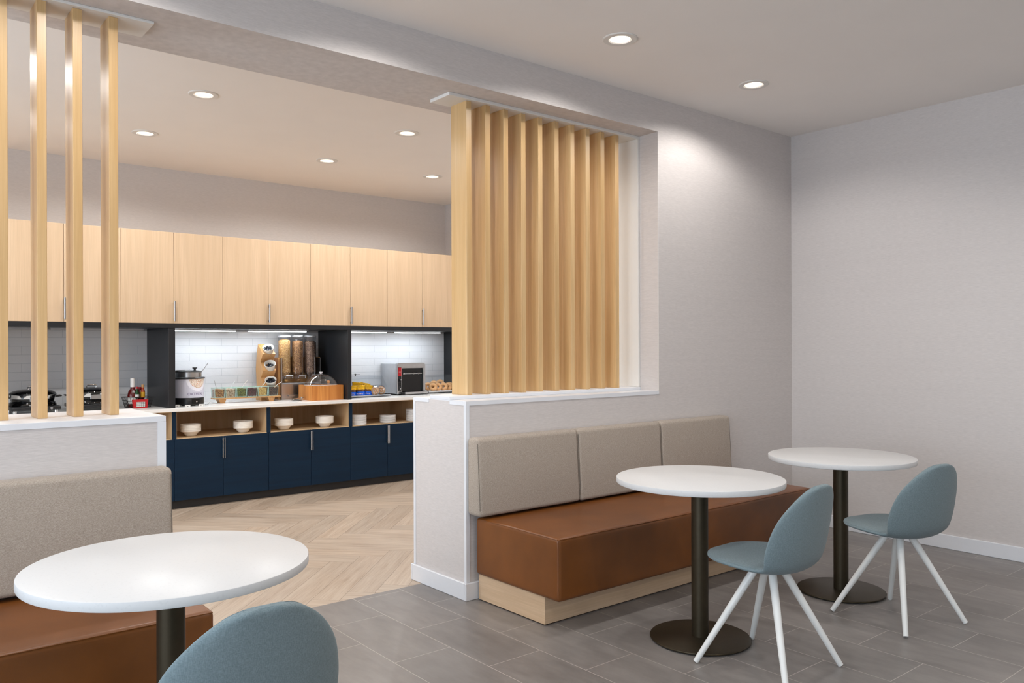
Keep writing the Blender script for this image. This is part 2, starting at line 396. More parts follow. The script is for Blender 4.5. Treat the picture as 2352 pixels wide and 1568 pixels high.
def herringbone():
    L, w = 0.915, 0.1525; n = 6; bm = bmesh.new(); uvl = bm.loops.layers.uv.new('UVMap'); cl = bm.loops.layers.float_color.new('tone')
    rd = random.Random(3); ang = -PI / 4; g = 0.0006; c0 = Vector((2.454, 5.24))
    def plank(x0, y0, x1, y1, horiz):
        tone = rd.choice([1.0, 0.97, 0.93, 1.0, 0.88, 0.96, 0.82]); warm = rd.uniform(-0.02, 0.02)
        pts = [(x0 + g, y0 + g), (x1 - g, y0 + g), (x1 - g, y1 - g), (x0 + g, y1 - g)]
        ou, ov = rd.uniform(0, 50), rd.uniform(0, 50); vs = []; uvs = []
        for a, b in pts:
            uvs.append((a - x0 + ou, b - y0 + ov) if horiz else (b - y0 + ou, a - x0 + ov))
            X = a * math.cos(ang) - b * math.sin(ang) + c0.x; Y = a * math.sin(ang) + b * math.cos(ang) + c0.y
            vs.append(bm.verts.new((X, Y, 0)))
        f = bm.faces.new(vs)
        for lp, u in zip(f.loops, uvs):
            lp[uvl].uv = u; lp[cl] = (tone + warm, tone, tone - warm, 1)
    N = 46
    for j in range(-N, N):
        for k in range(-9, 9):
            x = j + 2 * n * k
            cx, cyy = (x + n / 2) * w, (j + .5) * w
            X = cx * math.cos(ang) - cyy * math.sin(ang) + c0.x; Y = cx * math.sin(ang) + cyy * math.cos(ang) + c0.y
            if XL - 1 < X < XKW + 1 and YFL - 1 < Y < YW + 1: plank(x * w, j * w, (x + n) * w, (j + 1) * w, True)
            y = j - 2 * n + 1 + 2 * n * k
            cx, cyy = (j + .5) * w, (y + n / 2) * w
            X = cx * math.cos(ang) - cyy * math.sin(ang) + c0.x; Y = cx * math.sin(ang) + cyy * math.cos(ang) + c0.y
            if XL - 1 < X < XKW + 1 and YFL - 1 < Y < YW + 1: plank(j * w, y * w, (j + 1) * w, (y + n) * w, False)
    for co, no in (((0, YFL, 0), (0, -1, 0)), ((0, YW, 0), (0, 1, 0)), ((XL, 0, 0), (-1, 0, 0)), ((XKW, 0, 0), (1, 0, 0))):
        bmesh.ops.bisect_plane(bm, geom=bm.verts[:] + bm.edges[:] + bm.faces[:], plane_co=co, plane_no=no, clear_outer=True)
    me = bpy.data.meshes.new('floor_kitchen'); bm.to_mesh(me); bm.free(); me.materials.append(M['plank'])
    o = bpy.data.objects.new('floor_kitchen', me); COL.objects.link(o)
    for p in me.polygons:
        if p.normal.z < 0: p.flip() if hasattr(p, 'flip') else None
    return struct(o)
herringbone()
struct(MB().box(XL - .2, XKW + .2, YFL, YW + .2, -0.1, -0.0015).build('floor_kitchen_base', M['gap']))

LIGHTS = [(3.144, 2.95), (4.336, 2.95), (1.95, 2.95), (0.76, 2.95), (-0.45, 2.95), (4.336, 0.55), (3.144, 0.55), (1.95, 0.55), (0.76, 0.55), (4.336, -1.6), (1.95, -1.6)]
KLIGHTS = [(1.756, 5.255), (1.729, 6.475), (3.268, 5.255), (3.21, 6.46), (4.29, 6.445), (4.70, 5.255), (0.25, 5.255), (0.22, 6.475), (-1.2, 5.255)]
def ceiling():
    o = MB().box(XL - .2, XW + .2, YF - .2, YW + .2, ZC, ZC + .16).build('ceiling', M['ceil'])
    c = MB()
    for x, y in LIGHTS + KLIGHTS: c.cyl(0.062, ZC - .05, ZC + .1, (x, y, 0), 32)
    cut = c.build('cut', M['ceil'])
    md = o.modifiers.new('b', 'BOOLEAN'); md.object = cut; md.operation = 'DIFFERENCE'; md.solver = 'EXACT'
    dg = bpy.context.evaluated_depsgraph_get(); dg.update()
    me = bpy.data.meshes.new_from_object(o.evaluated_get(dg)); o.modifiers.clear(); o.data = me
    bpy.data.objects.remove(cut); return struct(o)
ceiling()
struct(MB().box(XW, XW + .15, YF, YP, 0, ZC).build('wall_right', M['wall']))
struct(MB().box(XL - .15, XW + .15, YF - .15, YF, 0, ZC).build('wall_rear', M['wall']))
WY0, WY1, WZ0, WZ1 = -2.2, 2.8, 0.4, 2.6
w = MB().box(XL - .15, XL, YF, WY0, 0, ZC).box(XL - .15, XL, WY1, YP, 0, ZC).box(XL - .15, XL, WY0, WY1, 0, WZ0).box(XL - .15, XL, WY0, WY1, WZ1, ZC)
w.box(XL - .15, XL, YP, 4.3, 0, ZC).box(XL - .15, XL, 6.7, YW, 0, ZC).box(XL - .15, XL, 4.3, 6.7, 0, WZ0).box(XL - .15, XL, 4.3, 6.7, WZ1, ZC)
struct(w.build('wall_left', M['wall']))
wf = MB()
for k in range(5):
    y = WY0 + (WY1 - WY0) * k / 4
    wf.box(XL - .1, XL - .04, max(WY0, y - .03), min(WY1, y + .03), WZ0, WZ1)
wf.box(XL - .1, XL - .04, WY0, WY1, WZ0, WZ0 + .05).box(XL - .1, XL - .04, WY0, WY1, WZ1 - .05, WZ1)
wo = struct(wf.build('window_1', M['trim']))
MB().box(XL - .074, XL - .068, WY0, WY1, WZ0, WZ1).build('window_pane', M['window'], wo)

wf = MB()
for k in range(3):
    y = 4.3 + 1.2 * k
    wf.box(XL - .1, XL - .04, max(4.3, y - .03), min(6.7, y + .03), WZ0, WZ1)
wf.box(XL - .1, XL - .04, 4.3, 6.7, WZ0, WZ0 + .05).box(XL - .1, XL - .04, 4.3, 6.7, WZ1 - .05, WZ1)
wo = struct(wf.build('window_2', M['trim']))
MB().box(XL - .074, XL - .068, 4.3, 6.7, WZ0, WZ1).build('window_pane', M['window'], wo)

# dividing wall with its opening: solid right end, header, two half walls
pw = MB().box(XO, XW + .15, YP, YB, 0, ZC).box(XL, XO, YP, YB, ZS, ZC)
struct(pw.build('wall_divider', M['wall']))
struct(MB().box(XE, XO, YP, YB, 0, ZL - .004).build('wall_half_right', M['wall']))
struct(MB().box(XL, XE2, YP, YB, 0, ZL + .007).build('wall_half_left', M['wall']))
# caps, boards the slats stand in, edge guards
tr = MB()
tr.box(XE, XO, YP, YB, ZL - .004, ZL)
tr.box(XE + .0005, XO, 3.665, 3.862, ZL, ZL + .020, .002, 1)
tr.prism([(XO, YP - .003), (XO, YP - .0002), (XE - .0002, YP - .0002), (XE - .0002, 3.66), (XE - .003, 3.66), (XE - .003, YP - .003)], ZL - .022, ZL + .0006, 'z')
tr.box(XE - .003, XE + .001, 3.868, YB + .003, ZL - .022, ZL + .0005, .001, 1)
tr.prism([(XE + .02, YP - .003), (XE + .02, YP - .0002), (XE - .0002, YP - .0002), (XE - .0002, YP + .018), (XE - .003, YP + .018), (XE - .003, YP - .003)], .0935, ZL - .0221, 'z')
tr.box(XE - .003, XE + .001, YB - .018, YB + .003, .093, ZL - .02, .001, 1)
struct(tr.build('trim_1', M['trim']))
tr = MB()
tr.box(XL, XE2, YP, YB, ZL + .007, ZL + .011)
tr.prism([(XL, YP - .003), (XE2 + .003, YP - .003), (XE2 + .003, 3.66), (XE2 + .0002, 3.66), (XE2 + .0002, YP - .0002), (XL, YP - .0002)], ZL - .013, ZL + .0113, 'z', .0012)
tr.prism([(XE2 - .03, YP - .003), (XE2 + .003, YP - .003), (XE2 + .003, YP + .02), (XE2 + .0002, YP + .02), (XE2 + .0002, YP - .0002), (XE2 - .03, YP - .0002)], .0935, ZL - .0131, 'z')
struct(tr.build('trim_2', M['trim']))
ub = MB().box(2.553, XO, 3.67, 3.858, ZS - .018, ZS, .002, 1)
struct(ub.build('trim_3', M['board']))
ub = MB().box(XL, 1.02, 3.67, 3.862, ZS - .012, ZS, .002, 1)
struct(ub.build('trim_4', M['board']))
struct(MB().box(XO - .018, XO, 3.67, 3.858, ZL + .02, ZS - .018, .002, 1).build('trim_5', M['board']))
struct(MB().box(XO - .0015, XO + .001, YP - .001, YP + .002, ZL, ZS, 0).build('trim_6', M['board']))

BT, BH = .016, .093
def base(name, *bx):
    q = MB()
    for a in bx: q.box(*a, 0, BH, .003, 1)
    struct(q.build(name, M['trim']))
base('baseboard_right', (XW - BT, XW, YF, YP))
base('baseboard_divider', (XE - BT, XW - BT, YP - BT, YP), (XE - BT, XE, YP, YB), (XE - BT, XKW, YB, YB + BT))
base('baseboard_half_left', (XL, XE2 + BT, YP - BT, YP), (XE2, XE2 + BT, YP, YB), (XL, XE2 + BT, YB, YB + BT))
base('baseboard_left', (XL, XL + BT, YF, YP - BT))
base('baseboard_rear', (XL + BT, XW - BT, YF, YF + BT))

# kitchen shell
struct(MB().box(XKW, XKW + .15, YB, YW + .15, 0, ZC).build('wall_kitchen_right', M['kwall']))
struct(MB().box(XL - .15, XKW, YW, YW + .15, 0, ZC).build('wall_kitchen_back', M['kwall']))
struct(MB().box(XL, XKW, YW - .012, YW, .847, 1.50).build('wall_backsplash', M['subway']))

# ================================================================== SLATS
def slat_proto():
    return MB().box(-.0175, .0175, 0, .150, 0, ZS - .018 - ZL - .020, .0015, 1).build('wooden_slat', M['slat'])
S0 = slat_proto(); used = False
def put_slat(x, label, group, top=0.0):
    global used
    o = S0 if not used else S0.copy()
    if used: COL.objects.link(o)
    used = True; o.location = (x + .0175, 3.694, ZL + .020); tag(o, label, 'wooden slat', group)
for k in range(10):
    x = 2.686 + .1333 * k
    lab = ('widest looking pale maple slat standing at the open left end of the right screen' if k == 0 else
           'last pale maple slat of the right screen, next to the white reveal' if k == 9 else
           '%s pale maple slat from the open left end of the right screen' % ORD[k])
    put_slat(x, lab, 'slats of the right screen on the half wall')
S0 = MB().box(-.0175, .0175, 0, .150, 0, ZS - .012 - ZL - .011, .0015, 1).build('wooden_slat', M['slat']); used = False
for k, x in enumerate([.845, .710, .581, .447, .313, .179, .045, -.089, -.223]):
    lab = ('pale maple slat nearest the doorway in the left screen' if k == 0 else
           '%s pale maple slat from the doorway in the left screen' % ORD[k])
    if k > 3: continue
    put_slat(x, lab, 'slats of the left screen on the half wall'); COL.objects[-1].location.z = ZL + .011
S0.location.z = ZL + .011

# ================================================================== CEILING LIGHTS
def make_downlight():
    t = thing('downlight', 'x', 'ceiling light')
    MB().lathe([(.053, -.001), (.060, -.006), (.088, -.006), (.092, -.003), (.092, 0.0), (.062, 0.0), (.053, .004)], 40).build('trim_ring', M['board'], t, 30)
    MB().lathe([(.0535, -.001), (.050, .02), (.036, .062), (.034, .066)], 40).build('reflector', M['reflector'], t, 60)
    MB().lathe([(0, .0605), (.0355, .0605), (.0355, .066), (0, .066)], 32).build('lens', M['lens'], t)
    return t
D0 = make_downlight(); first = True
names = {0: 'recessed downlight nearest the doorway side of the dining ceiling', 1: 'recessed downlight nearest the far corner of the dining ceiling'}
names.update({2: 'recessed downlight of the dining row above the left of the doorway, out of frame', 3: 'recessed downlight above the left table, out of frame', 4: 'recessed downlight above the left bench, out of frame'})
knames = ['recessed downlight largest in the kitchen ceiling, above left of the counter', 'recessed downlight with dark rim gap nearest the left screen, over the counter',
          'recessed downlight in the kitchen ceiling nearest the right screen, front row', 'recessed downlight in the middle of the rear kitchen row',
          'recessed downlight at the right end of the rear kitchen row']
def place_light(i, x, y, label, watt, col):
    global first
    o = D0 if first else dup(D0, (x, y, ZC))
    first = False; o.location = (x, y, ZC); o['label'] = label; o['group'] = 'recessed downlights'
    l = bpy.data.lights.new('lamp', 'SPOT'); l.energy = watt; l.color = col; l.spot_size = math.radians(158); l.spot_blend = 0.42; l.shadow_soft_size = 0.03
    lo = bpy.data.objects.new('lamp', l); COL.objects.link(lo); lo.location = (x, y, ZC - .012)
WARM = (1.0, 0.965, 0.93)
for i, (x, y) in enumerate(LIGHTS):
    place_light(i, x, y, names.get(i, 'recessed downlight in the dining ceiling behind the viewer, place %s' % ORD[i]), SPOT_W, WARM)
for i, (x, y) in enumerate(KLIGHTS):
    place_light(i, x, y, knames[i] if i < 5 else 'recessed kitchen downlight hidden from view by the wall, place %s' % ORD[i], KSPOT_W, (1.0, 0.985, 0.965))

# ================================================================== BENCHES
def rounded_cushion(x0, x1, y0, y1, z0, z1, r, seg=5, lean=0.0):
    b = MB(); b.box(x0, x1, y0, y1, z0, z1, r, seg)
    for v in b.bm.verts:   # soft crown in the middle of the front and the top
        tx = (v.co.x - x0) / (x1 - x0); tz = (v.co.z - z0) / (z1 - z0)
        if v.co.y < (y0 + y1) / 2: v.co.y += lean * tz
    return b
def make_bench():
    t = thing('banquette_bench', 'tan leather bench with three taupe back cushions against the right half wall', 'bench', (2.585, 2.83, 0))
    W = 2.18
    pq = MB().box(.016, W - .02, .118, .6465, .006, .14, .0015, 1).build('plinth', [M['plinth'], M['plinth_end']], t)
    for f_ in pq.data.polygons:
        if abs(f_.normal.x) > .7: f_.material_index = 1
    MB().box(.024, W - .03, .126, .640, 0, .006).build('plinth_shadow_line', M['gap'], t)  # dark strip in the gap under the plinth, its shadow line put into colour
    b = MB().box(0, W, 0, .655, .14, .442, .020, 5)
    bmesh.ops.subdivide_edges(b.bm, edges=[e for e in b.bm.edges if e.calc_length() > .15], cuts=14, use_grid_fill=True)
    rd = random.Random(5)
    from mathutils import noise
    for v in b.bm.verts:
        n = noise.noise(v.co * 3.2) * .0035 + noise.noise(v.co * 9) * .0012
        if v.co.z > .43: v.co.z += n + .004 * math.sin(PI * min(1, max(0, v.co.y / .655)))
        elif v.co.y < .01: v.co.y += n * .5
    seat = b.build('seat', M['leather'], t, 50)
    s = MB()
    zt = .4395
    s.rod([(.0045, .62, zt - .004), (.0045, .01, zt - .004)], .0026, 8).rod([(.006, .0045, zt - .004), (W - .006, .0045, zt - .004)], .0026, 8)
    s.rod([(.0058, .0058, zt - .01), (.0058, .0058, .16)], .0016, 8)
    s.build('seam', M['leather'], seat, 60)
    for k, (a, c) in enumerate(((-.038, .688), (.690, 1.415), (1.417, 2.143))):
        q = rounded_cushion(a, c, .560, .679, .456, .868, .022, 5, .024)
        cu = q.build('back_cushion', M['tweed'], t, 60)
        for xx in (a + .005, c - .005):
            MB().rod([(xx, .560 + .024 * (z_ - .456) / .412 + .0065, z_) for z_ in (.49, .6, .7, .8, .84)], .0018, 6).build('seam', M['seam'], cu, 60)
    return t
B0 = make_bench()
B1 = dup(B0, (2.585 - 3.787, 2.83, 0), label='tan leather bench with taupe back cushion beside the near left table')
for ch_ in B1.children:
    if ch_.name.startswith('back_cushion'): ch_.location.x += .072
for o in COL.objects:
    if o.name.startswith('banquette_bench'): o['group'] = 'leather benches'

# ================================================================== TABLES
def make_table():
    t = thing('round_table', 'x', 'table', (0, 0, 0), 0, 'round pedestal tables')
    MB().lathe([(0, .745), (.376, .745), (.3798, .7435), (.381, .7405), (.381, .7225), (.3795, .7195), (.372, .7175), (.350, .716), (0, .716)], 128).build('tabletop', M['quartz'], t, 35)
    MB().cyl(.10, .706, .716, (0, 0, 0), 40, bev=.002).build('mounting_plate', M['bronze'], t, 35)
    MB().cyl(.0385, .014, .706, (0, 0, 0), 48).build('column', M['bronze'], t, 35)
    MB().lathe([(0, .0165), (.222, .0145), (.2275, .0125), (.229, .0095), (.228, .006), (0, .006)], 96).build('base_plate', M['bronze'], t, 35)
    for k in range(6): MB().cyl(.012, 0, .007, (.2 * math.cos(k * PI / 3), .2 * math.sin(k * PI / 3), 0), 12).build('foot_glide', M['blackp'], t)
    return t
T0 = make_table(); T0.location = (3.043, 2.366, 0); T0['label'] = 'white round pedestal table in front of the middle of the right bench'
dup(T0, (4.222, 2.326, 0), label='white round pedestal table nearest the far right wall')
dup(T0, (.709, 2.410, 0), label='large looking white round pedestal table at lower left of the photo')

# ================================================================== CHAIRS
def chair_grid():
    # s, y, z, halfwidth, cup toward the sitter (y), lift of the rims (z)
    K = [(0.00, .226, .446, .000, 0, 0), (0.02, .221, .449, .062, 0, 0), (0.06, .217, .453, .115, 0, 0), (0.13, .177, .456, .170, 0, .000),
         (0.22, .115, .455, .212, 0, .002), (0.32, .035, .451, .232, 0, .006), (0.41, -.040, .445, .228, .000, .008), (0.475, -.090, .440, .210, .004, .010),
         (0.505, -.122, .435, .203, .020, .020), (0.54, -.150, .441, .207, .040, .020), (0.585, -.174, .466, .217, .056, .010), (0.65, -.193, .525, .226, .064, .004),
         (0.73, -.210, .600, .218, .062, 0), (0.81, -.224, .667, .194, .050, 0), (0.885, -.236, .726, .150, .030, 0), (0.94, -.244, .764, .104, .016, 0),
         (0.98, -.249, .785, .058, .004, 0), (1.0, -.251, .791, .000, 0, 0)]
    def ev(s):
        for a, b in zip(K, K[1:]):
            if s <= b[0] + 1e-9:
                i = K.index(a); u = (s - a[0]) / (b[0] - a[0]); p0 = K[max(0, i - 1)]; p3 = K[min(len(K) - 1, i + 2)]
                out = []
                for c in range(1, 6):
                    m1 = (b[c] - p0[c]) / max(1e-6, b[0] - p0[0]) * (b[0] - a[0]); m2 = (p3[c] - a[c]) / max(1e-6, p3[0] - a[0]) * (b[0] - a[0])
                    if c == 3 and (i == 0 or i == len(K) - 2): out.append(a[c] + (b[c] - a[c]) * (math.sqrt(u) if i == 0 else 1 - math.sqrt(1 - u))); continue
                    out.append((2 * u**3 - 3 * u**2 + 1) * a[c] + (u**3 - 2 * u**2 + u) * m1 + (-2 * u**3 + 3 * u**2) * b[c] + (u**3 - u**2) * m2)
                return out
        return K[-1][1:]
    NS, NT_ = 72, 26
    S = [0.5 - 0.5 * math.cos(PI * i / NS) for i in range(NS + 1)]
    S = [a * 0.6 + b * 0.4 for a, b in zip(S, [i / NS for i in range(NS + 1)])]
    T = [math.sin(PI / 2 * (-1 + 2 * j / NT_)) for j in range(NT_ + 1)]
    G = []
    for s in S:
        y, z, w, cy_, cz = ev(s); w = max(w, 0.0006)
        G.append([Vector((w * t_, y + cy_ * abs(t_) ** 2.3, z + cz * t_ * t_)) for t_ in T])
    def nrm(i, j):
        a = G[min(i + 1, NS)][j] - G[max(i - 1, 0)][j]; b = G[i][min(j + 1, NT_)] - G[i][max(j - 1, 0)]
        n = b.cross(a); return n.normalized() if n.length > 1e-12 else Vector((0, 0, 1))
    A, B = [], []
    mid = NT_ // 2
    for i, s in enumerate(S):
        ra, rb = [], []
        for j, t_ in enumerate(T):
            e1 = max(0.0, 1 - abs(t_) ** 7); ge = max(0.0, 1 - min(s, 1 - s) / 0.05); e2 = max(0.0, 1 - ge ** 3)
            h = .0135 * math.sqrt(max(0, e1 * e2)) + .0012
            n = nrm(i, j)
            if i in (0, NS): n = nrm(i, mid)
            ra.append(G[i][j] + n * h); rb.append(G[i][j] - n * h)
        A.append(ra); B.append(rb)
    return S, T, A, B
CG = chair_grid()
def shell_part(i0, i1, name, parent):
    S, T, A, B = CG; bm = bmesh.new()
    ta = [[bm.verts.new(p) for p in A[i]] for i in range(i0, i1 + 1)]; tb = [[bm.verts.new(p) for p in B[i]] for i in range(i0, i1 + 1)]
    n = i1 - i0; k = len(T) - 1
    for i in range(n):
        for j in range(k):
            bm.faces.new((ta[i][j], ta[i][j + 1], ta[i + 1][j + 1], ta[i + 1][j])); bm.faces.new((tb[i][j], tb[i + 1][j], tb[i + 1][j + 1], tb[i][j + 1]))
        bm.faces.new((ta[i][0], ta[i + 1][0], tb[i + 1][0], tb[i][0])); bm.faces.new((ta[i][k], tb[i][k], tb[i + 1][k], ta[i + 1][k]))
    for i in (0, n):
        for j in range(k): bm.faces.new((ta[i][j], tb[i][j], tb[i][j + 1], ta[i][j + 1]))
    q = MB(); q.bm.free(); q.bm = bm; bmesh.ops.remove_doubles(bm, verts=bm.verts, dist=1e-5)
    return q.build(name, M['teal'], parent, 55)
def make_chair():
    t = thing('side_chair', 'x', 'chair', (0, 0, 0), 0, 'blue grey upholstered chairs')
    S = CG[0]; cut = min(range(len(S)), key=lambda i: abs(S[i] - .495))
    seat = shell_part(0, cut, 'seat', t); back = shell_part(cut, len(S) - 1, 'backrest', t)
    S_, T_, A_, B_ = CG
    for rng, par in ((range(2, cut - 1, 1), seat), (range(cut + 2, len(S) - 2, 1), back)):   # stitched seam along each rim
        for side in (2, len(T_) - 3):
            MB().rod([(A_[i][side] * .5 + B_[i][side] * .5) + (B_[i][side] - A_[i][side]) * .52 for i in rng], .0011, 5).build('seam', M['teal'], par, 60)
    MB().cyl(.052, .402, .432, (0, -.008, 0), 32, bev=.003).build('leg_hub', M['chairlegs'], t, 40)
    for sx, sy in ((-1, 1), (1, 1), (1, -1), (-1, -1)):
        MB().rod([(sx * .033, sy * .033 - .008, .425), (sx * .2125, sy * .2125, .006)], .0175, 20, .0118).build('leg', M['chairlegs'], t, 50)
    return t
C0 = make_chair(); C0.location = (3.013, 1.990, 0); C0.rotation_euler = (0, 0, math.radians(1.7))
C0['label'] = 'blue grey upholstered chair with white legs at the middle table'
dup(C0, (4.03, 1.925, 0), math.radians(-12.8), 'blue grey upholstered chair nearest the right wall, turned slightly')
dup(C0, (.700, 1.950, 0), math.radians(0), 'blue grey upholstered chair cropped at the bottom beside the near left table')
# ================================================================== KITCHEN MILLWORK
YK, ZD, ZCT = 7.014, .594, .847
CUB_T = .812
def make_base_cab(W, x, label):
    """two doors below an open wood-lined cubby"""
    t = thing('base_cabinet', label, 'cabinet', (x, YK, 0), 0, 'navy base cabinets')
    D = YW - YK - .001
    b = MB().box(0, W, .02, D, .0735, ZD - .012).box(0, .018, 0, D, ZD - .004, CUB_T + .003).box(W - .018, W, 0, D, ZD - .004, CUB_T + .003)
    b.box(0, W, D - .012, D, ZD - .012, CUB_T + .003)
    b.build('body', M['blue'], t)
    c = MB().box(.018, W - .018, .002, D - .03, ZD - .010, ZD).box(.018, .021, .006, D - .03, ZD, CUB_T).box(W - .021, W - .018, .006, D - .03, ZD, CUB_T)
    c.box(.018, W - .018, D - .04, D - .03, ZD, CUB_T).box(.018, W - .018, .004, D - .03, CUB_T - .002, CUB_T + .004)
    c.build('cubby_lining', M['cubby'], t)
    MB().box(0, W, .06, .075, 0, .0735).build('toe_kick', M['kick'], t)
    n = 2 if W > .5 else 1
    for k in range(n):
        a = W * k / n + .0015; e = W * (k + 1) / n - .0015
        d = MB().box(a, e, 0, .019, .0745, ZD - .006, .0008, 1).build('door', M['blue'], t)
        hx = (e - .0065) if (k == 0) else (a + .0065)
        MB().box(hx - .0035, hx + .0035, -.024, -.014, .40, .575, .001, 1).box(hx - .003, hx + .003, -.015, .001, .41, .42).box(hx - .003, hx + .003, -.015, .001, .555, .565).build('handle', M['steel'], d)
    return t
S1, P = 2.0953, .8135
locs = ['behind the near left half wall', 'left of the oatmeal kettle cabinet', 'under the oatmeal kettle', 'under the bamboo box and cereal dispenser', 'under the pastry tray and toaster', 'against the right kitchen wall']
lb = ['navy base cabinet partly seen beside the left half wall', 'navy base cabinet with two bowl stacks below the oatmeal kettle', 'navy base cabinet with two bowl stacks below the bamboo box', 'navy base cabinet holding plate stacks below the toaster']
BC = make_base_cab(P, S1 - P, lb[0])
dup(BC, (S1, YK, 0), label=lb[1]); dup(BC, (S1 + P, YK, 0), label=lb[2]); dup(BC, (S1 + 2 * P, YK, 0), label=lb[3])
dup(BC, (S1 - 2 * P, YK, 0), label='navy base cabinet hidden behind the left half wall, next to the visible ones')
dup(BC, (S1 - 3 * P, YK, 0), label='navy base cabinet hidden farthest left behind the half wall')
make_base_cab(XKW - (S1 + 3 * P) - .001, S1 + 3 * P, 'navy base cabinet in the corner by the right kitchen wall')
ct = MB().box(S1 - 3 * P, XKW - .001, 6.975, YW - .012, .818, ZCT, .002, 1).build('worktop', M['counter'])
tag(ct, 'long white stone worktop running over the navy cabinets', 'countertop')

ZV, ZU = 1.552, 2.307
def make_upper(W, x, label, hd=True):
    t = thing('wall_cabinet', label, 'cabinet', (x, YK, ZV), 0, 'pale wood wall cabinets')
    H = ZU - ZV
    MB().box(.002, W - .002, .020, YW - YK, 0.002, H - .002).build('body', M['gap'], t)
    MB().box(0, W, .021, YW - YK, H - .004, H).build('top_panel', M['cab'], t)
    n = 2 if W > .5 else 1
    for k in range(n):
        a = W * k / n + .0014; e = W * (k + 1) / n - .0014
        d = MB().box(a, e, 0, .019, 0, H, .0008, 1).build('door', M['cab'], t)
        if hd and k == n - 1:
            hx = (a + .002) if n == 2 else a + .01
            MB().box(hx - .006, hx + .006, -.028, -.018, .018, .185, .001, 1).box(hx - .004, hx + .004, -.019, .001, .03, .04).box(hx - .004, hx + .004, -.019, .001, .165, .175).build('handle', M['steel'], d)
    return t
u0 = S1 - P / 2
UC = make_upper(P, u0, 'pale wood wall cabinet above the oatmeal kettle, handle at its middle seam')
for k, l in ((1, 'pale wood wall cabinet above the bowls of dark toppings and cereal dispenser'), (2, 'pale wood wall cabinet above the bamboo box and pastry tray'),
             (3, 'pale wood wall cabinet above the toaster, beside the right screen'), (-1, 'pale wood wall cabinet above the condiment basket, seen between the left slats'),
             (-2, 'pale wood wall cabinet at the left edge, above the black chafing dishes'), (-3, 'pale wood wall cabinet hidden beyond the left edge')):
    dup(UC, (u0 + k * P, YK, ZV), label=l)
make_upper(XKW - (u0 + 4 * P) - .001, u0 + 4 * P, 'narrow pale wood wall cabinet in the corner hidden behind the right screen')
# black panel under the wall cabinets and black dividers
tag(MB().box(S1 - 3 * P, XKW - .001, YK + .001, YW - .012, 1.512, ZV, .001, 1).build('valance_panel', M['black']), 'long black panel under the pale wood wall cabinets', 'panel')
FT = 1.512
for x0, x1, l in ((.41, .464, 'unseen black divider panel added to shade the dark bay at the far left'), (2.052, 2.106, 'black divider panel between the dark bay and the oatmeal kettle'), (3.694, 3.736, 'black divider panel between the bamboo box and the pastries'), (5.234, 5.269, 'black end panel at the right kitchen wall beside the bagels')):  # leftmost panel is out of view, added to keep window light off the bay
    tag(MB().box(x0, x1, YK + .004, YW - .012, ZCT, FT, .001, 1).build('divider_panel', M['black']), l, 'panel', 'black divider panels')
# LED bars
def led(x0, x1, label):
    t = thing('led_strip', label, 'light strip', (x0, 7.36, FT), 0, 'under cabinet led strips')
    W = x1 - x0
    MB().box(0, W, 0, .05, -.010, 0, .001, 1).build('housing', M['grey'], t)
    MB().box(.004, W - .004, .004, .046, -.017, -.010).build('diffuser', M['led'], t)
    l = bpy.data.lights.new('led_light', 'AREA'); l.shape = 'RECTANGLE'; l.size = W; l.size_y = .05; l.energy = LED_W * W / .55; l.color = (.86, .93, 1.0)
    lo = bpy.data.objects.new('led_light', l); COL.objects.link(lo); lo.location = (x0 + W / 2, 7.385, FT - .020)
    return t
led(2.13, 2.75, 'lit white led strip above the oatmeal kettle')
led(2.87, 3.44, 'lit white led strip above the cereal dispenser')
led(3.76, 4.33, 'lit white led strip above the pastries')
led(4.44, 5.00, 'lit white led strip above the toaster')
for x0, x1, l in ((.55, 1.2, 'unlit strip above the left chafing dish'), (1.25, 1.95, 'unlit strip above the condiment basket')):
    tag(MB().box(x0, x1, 7.36, 7.41, FT - .016, FT, .001, 1).build('unlit_strip', M['grey']), l + ', grey', 'light strip')

# ================================================================== TABLEWARE IN THE CUBBIES
def put(proto, loc, label, st):
    if st['n'] == 0: o = proto
    else: o = proto.copy(); COL.objects.link(o)
    st['n'] += 1; o.location = loc; o['label'] = label; return o
bowl = MB().lathe([(0, 0), (.038, 0), (.042, .003), (.052, .014), (.060, .028), (.064, .036), (.0815, .0375), (.0835, .0395), (.084, .0505), (.083, .0518), (.080, .0518), (.078, .046), (.061, .042), (.048, .018), (.038, .007), (0, .005)], 40).build('bowl', M['white'], None, 50)
tag(bowl, 'x', 'bowl', 'stacked white bowls in the cubbies'); st = {'n': 0}
stack_pos = ['bottom', 'second from bottom', 'middle', 'second from top', 'top']
for sx, sy, where in ((2.2713, 7.148, 'in the leftmost cubby, left stack'), (2.7257, 7.143, 'in the leftmost cubby, right stack'), (3.1027, 7.134, 'in the middle cubby, left stack'), (3.5088, 7.130, 'in the middle cubby, right stack')):
    for k in range(5):
        put(bowl, (sx, sy, ZD + .0003 + k * .0125), 'white bowl, %s one of five %s' % (stack_pos[k], where), st)
plate = MB().lathe([(0, 0), (.060, 0), (.070, .0012), (.0775, .0018), (.080, .0035), (.080, .0095), (.079, .0106), (.074, .0106), (.066, .0045), (0, .0035)], 40).build('plate', M['plate'], None, 40)
tag(plate, 'x', 'plate', 'stacked white plates in the right cubby'); st = {'n': 0}
for sx, sy, cnt, where in ((3.850, 7.10, 9, 'left plate stack of the right cubby'), (4.190, 7.12, 7, 'middle plate stack of the right cubby'), (4.490, 7.11, 11, 'right plate stack of the right cubby')):
    for k in range(cnt):
        put(plate, (sx, sy, ZD + .0003 + k * .0108), 'small white plate, %s in the %s' % ('topmost' if k == cnt - 1 else 'bottom one' if k == 0 else ORD[k] + ' from the bottom', where), st)

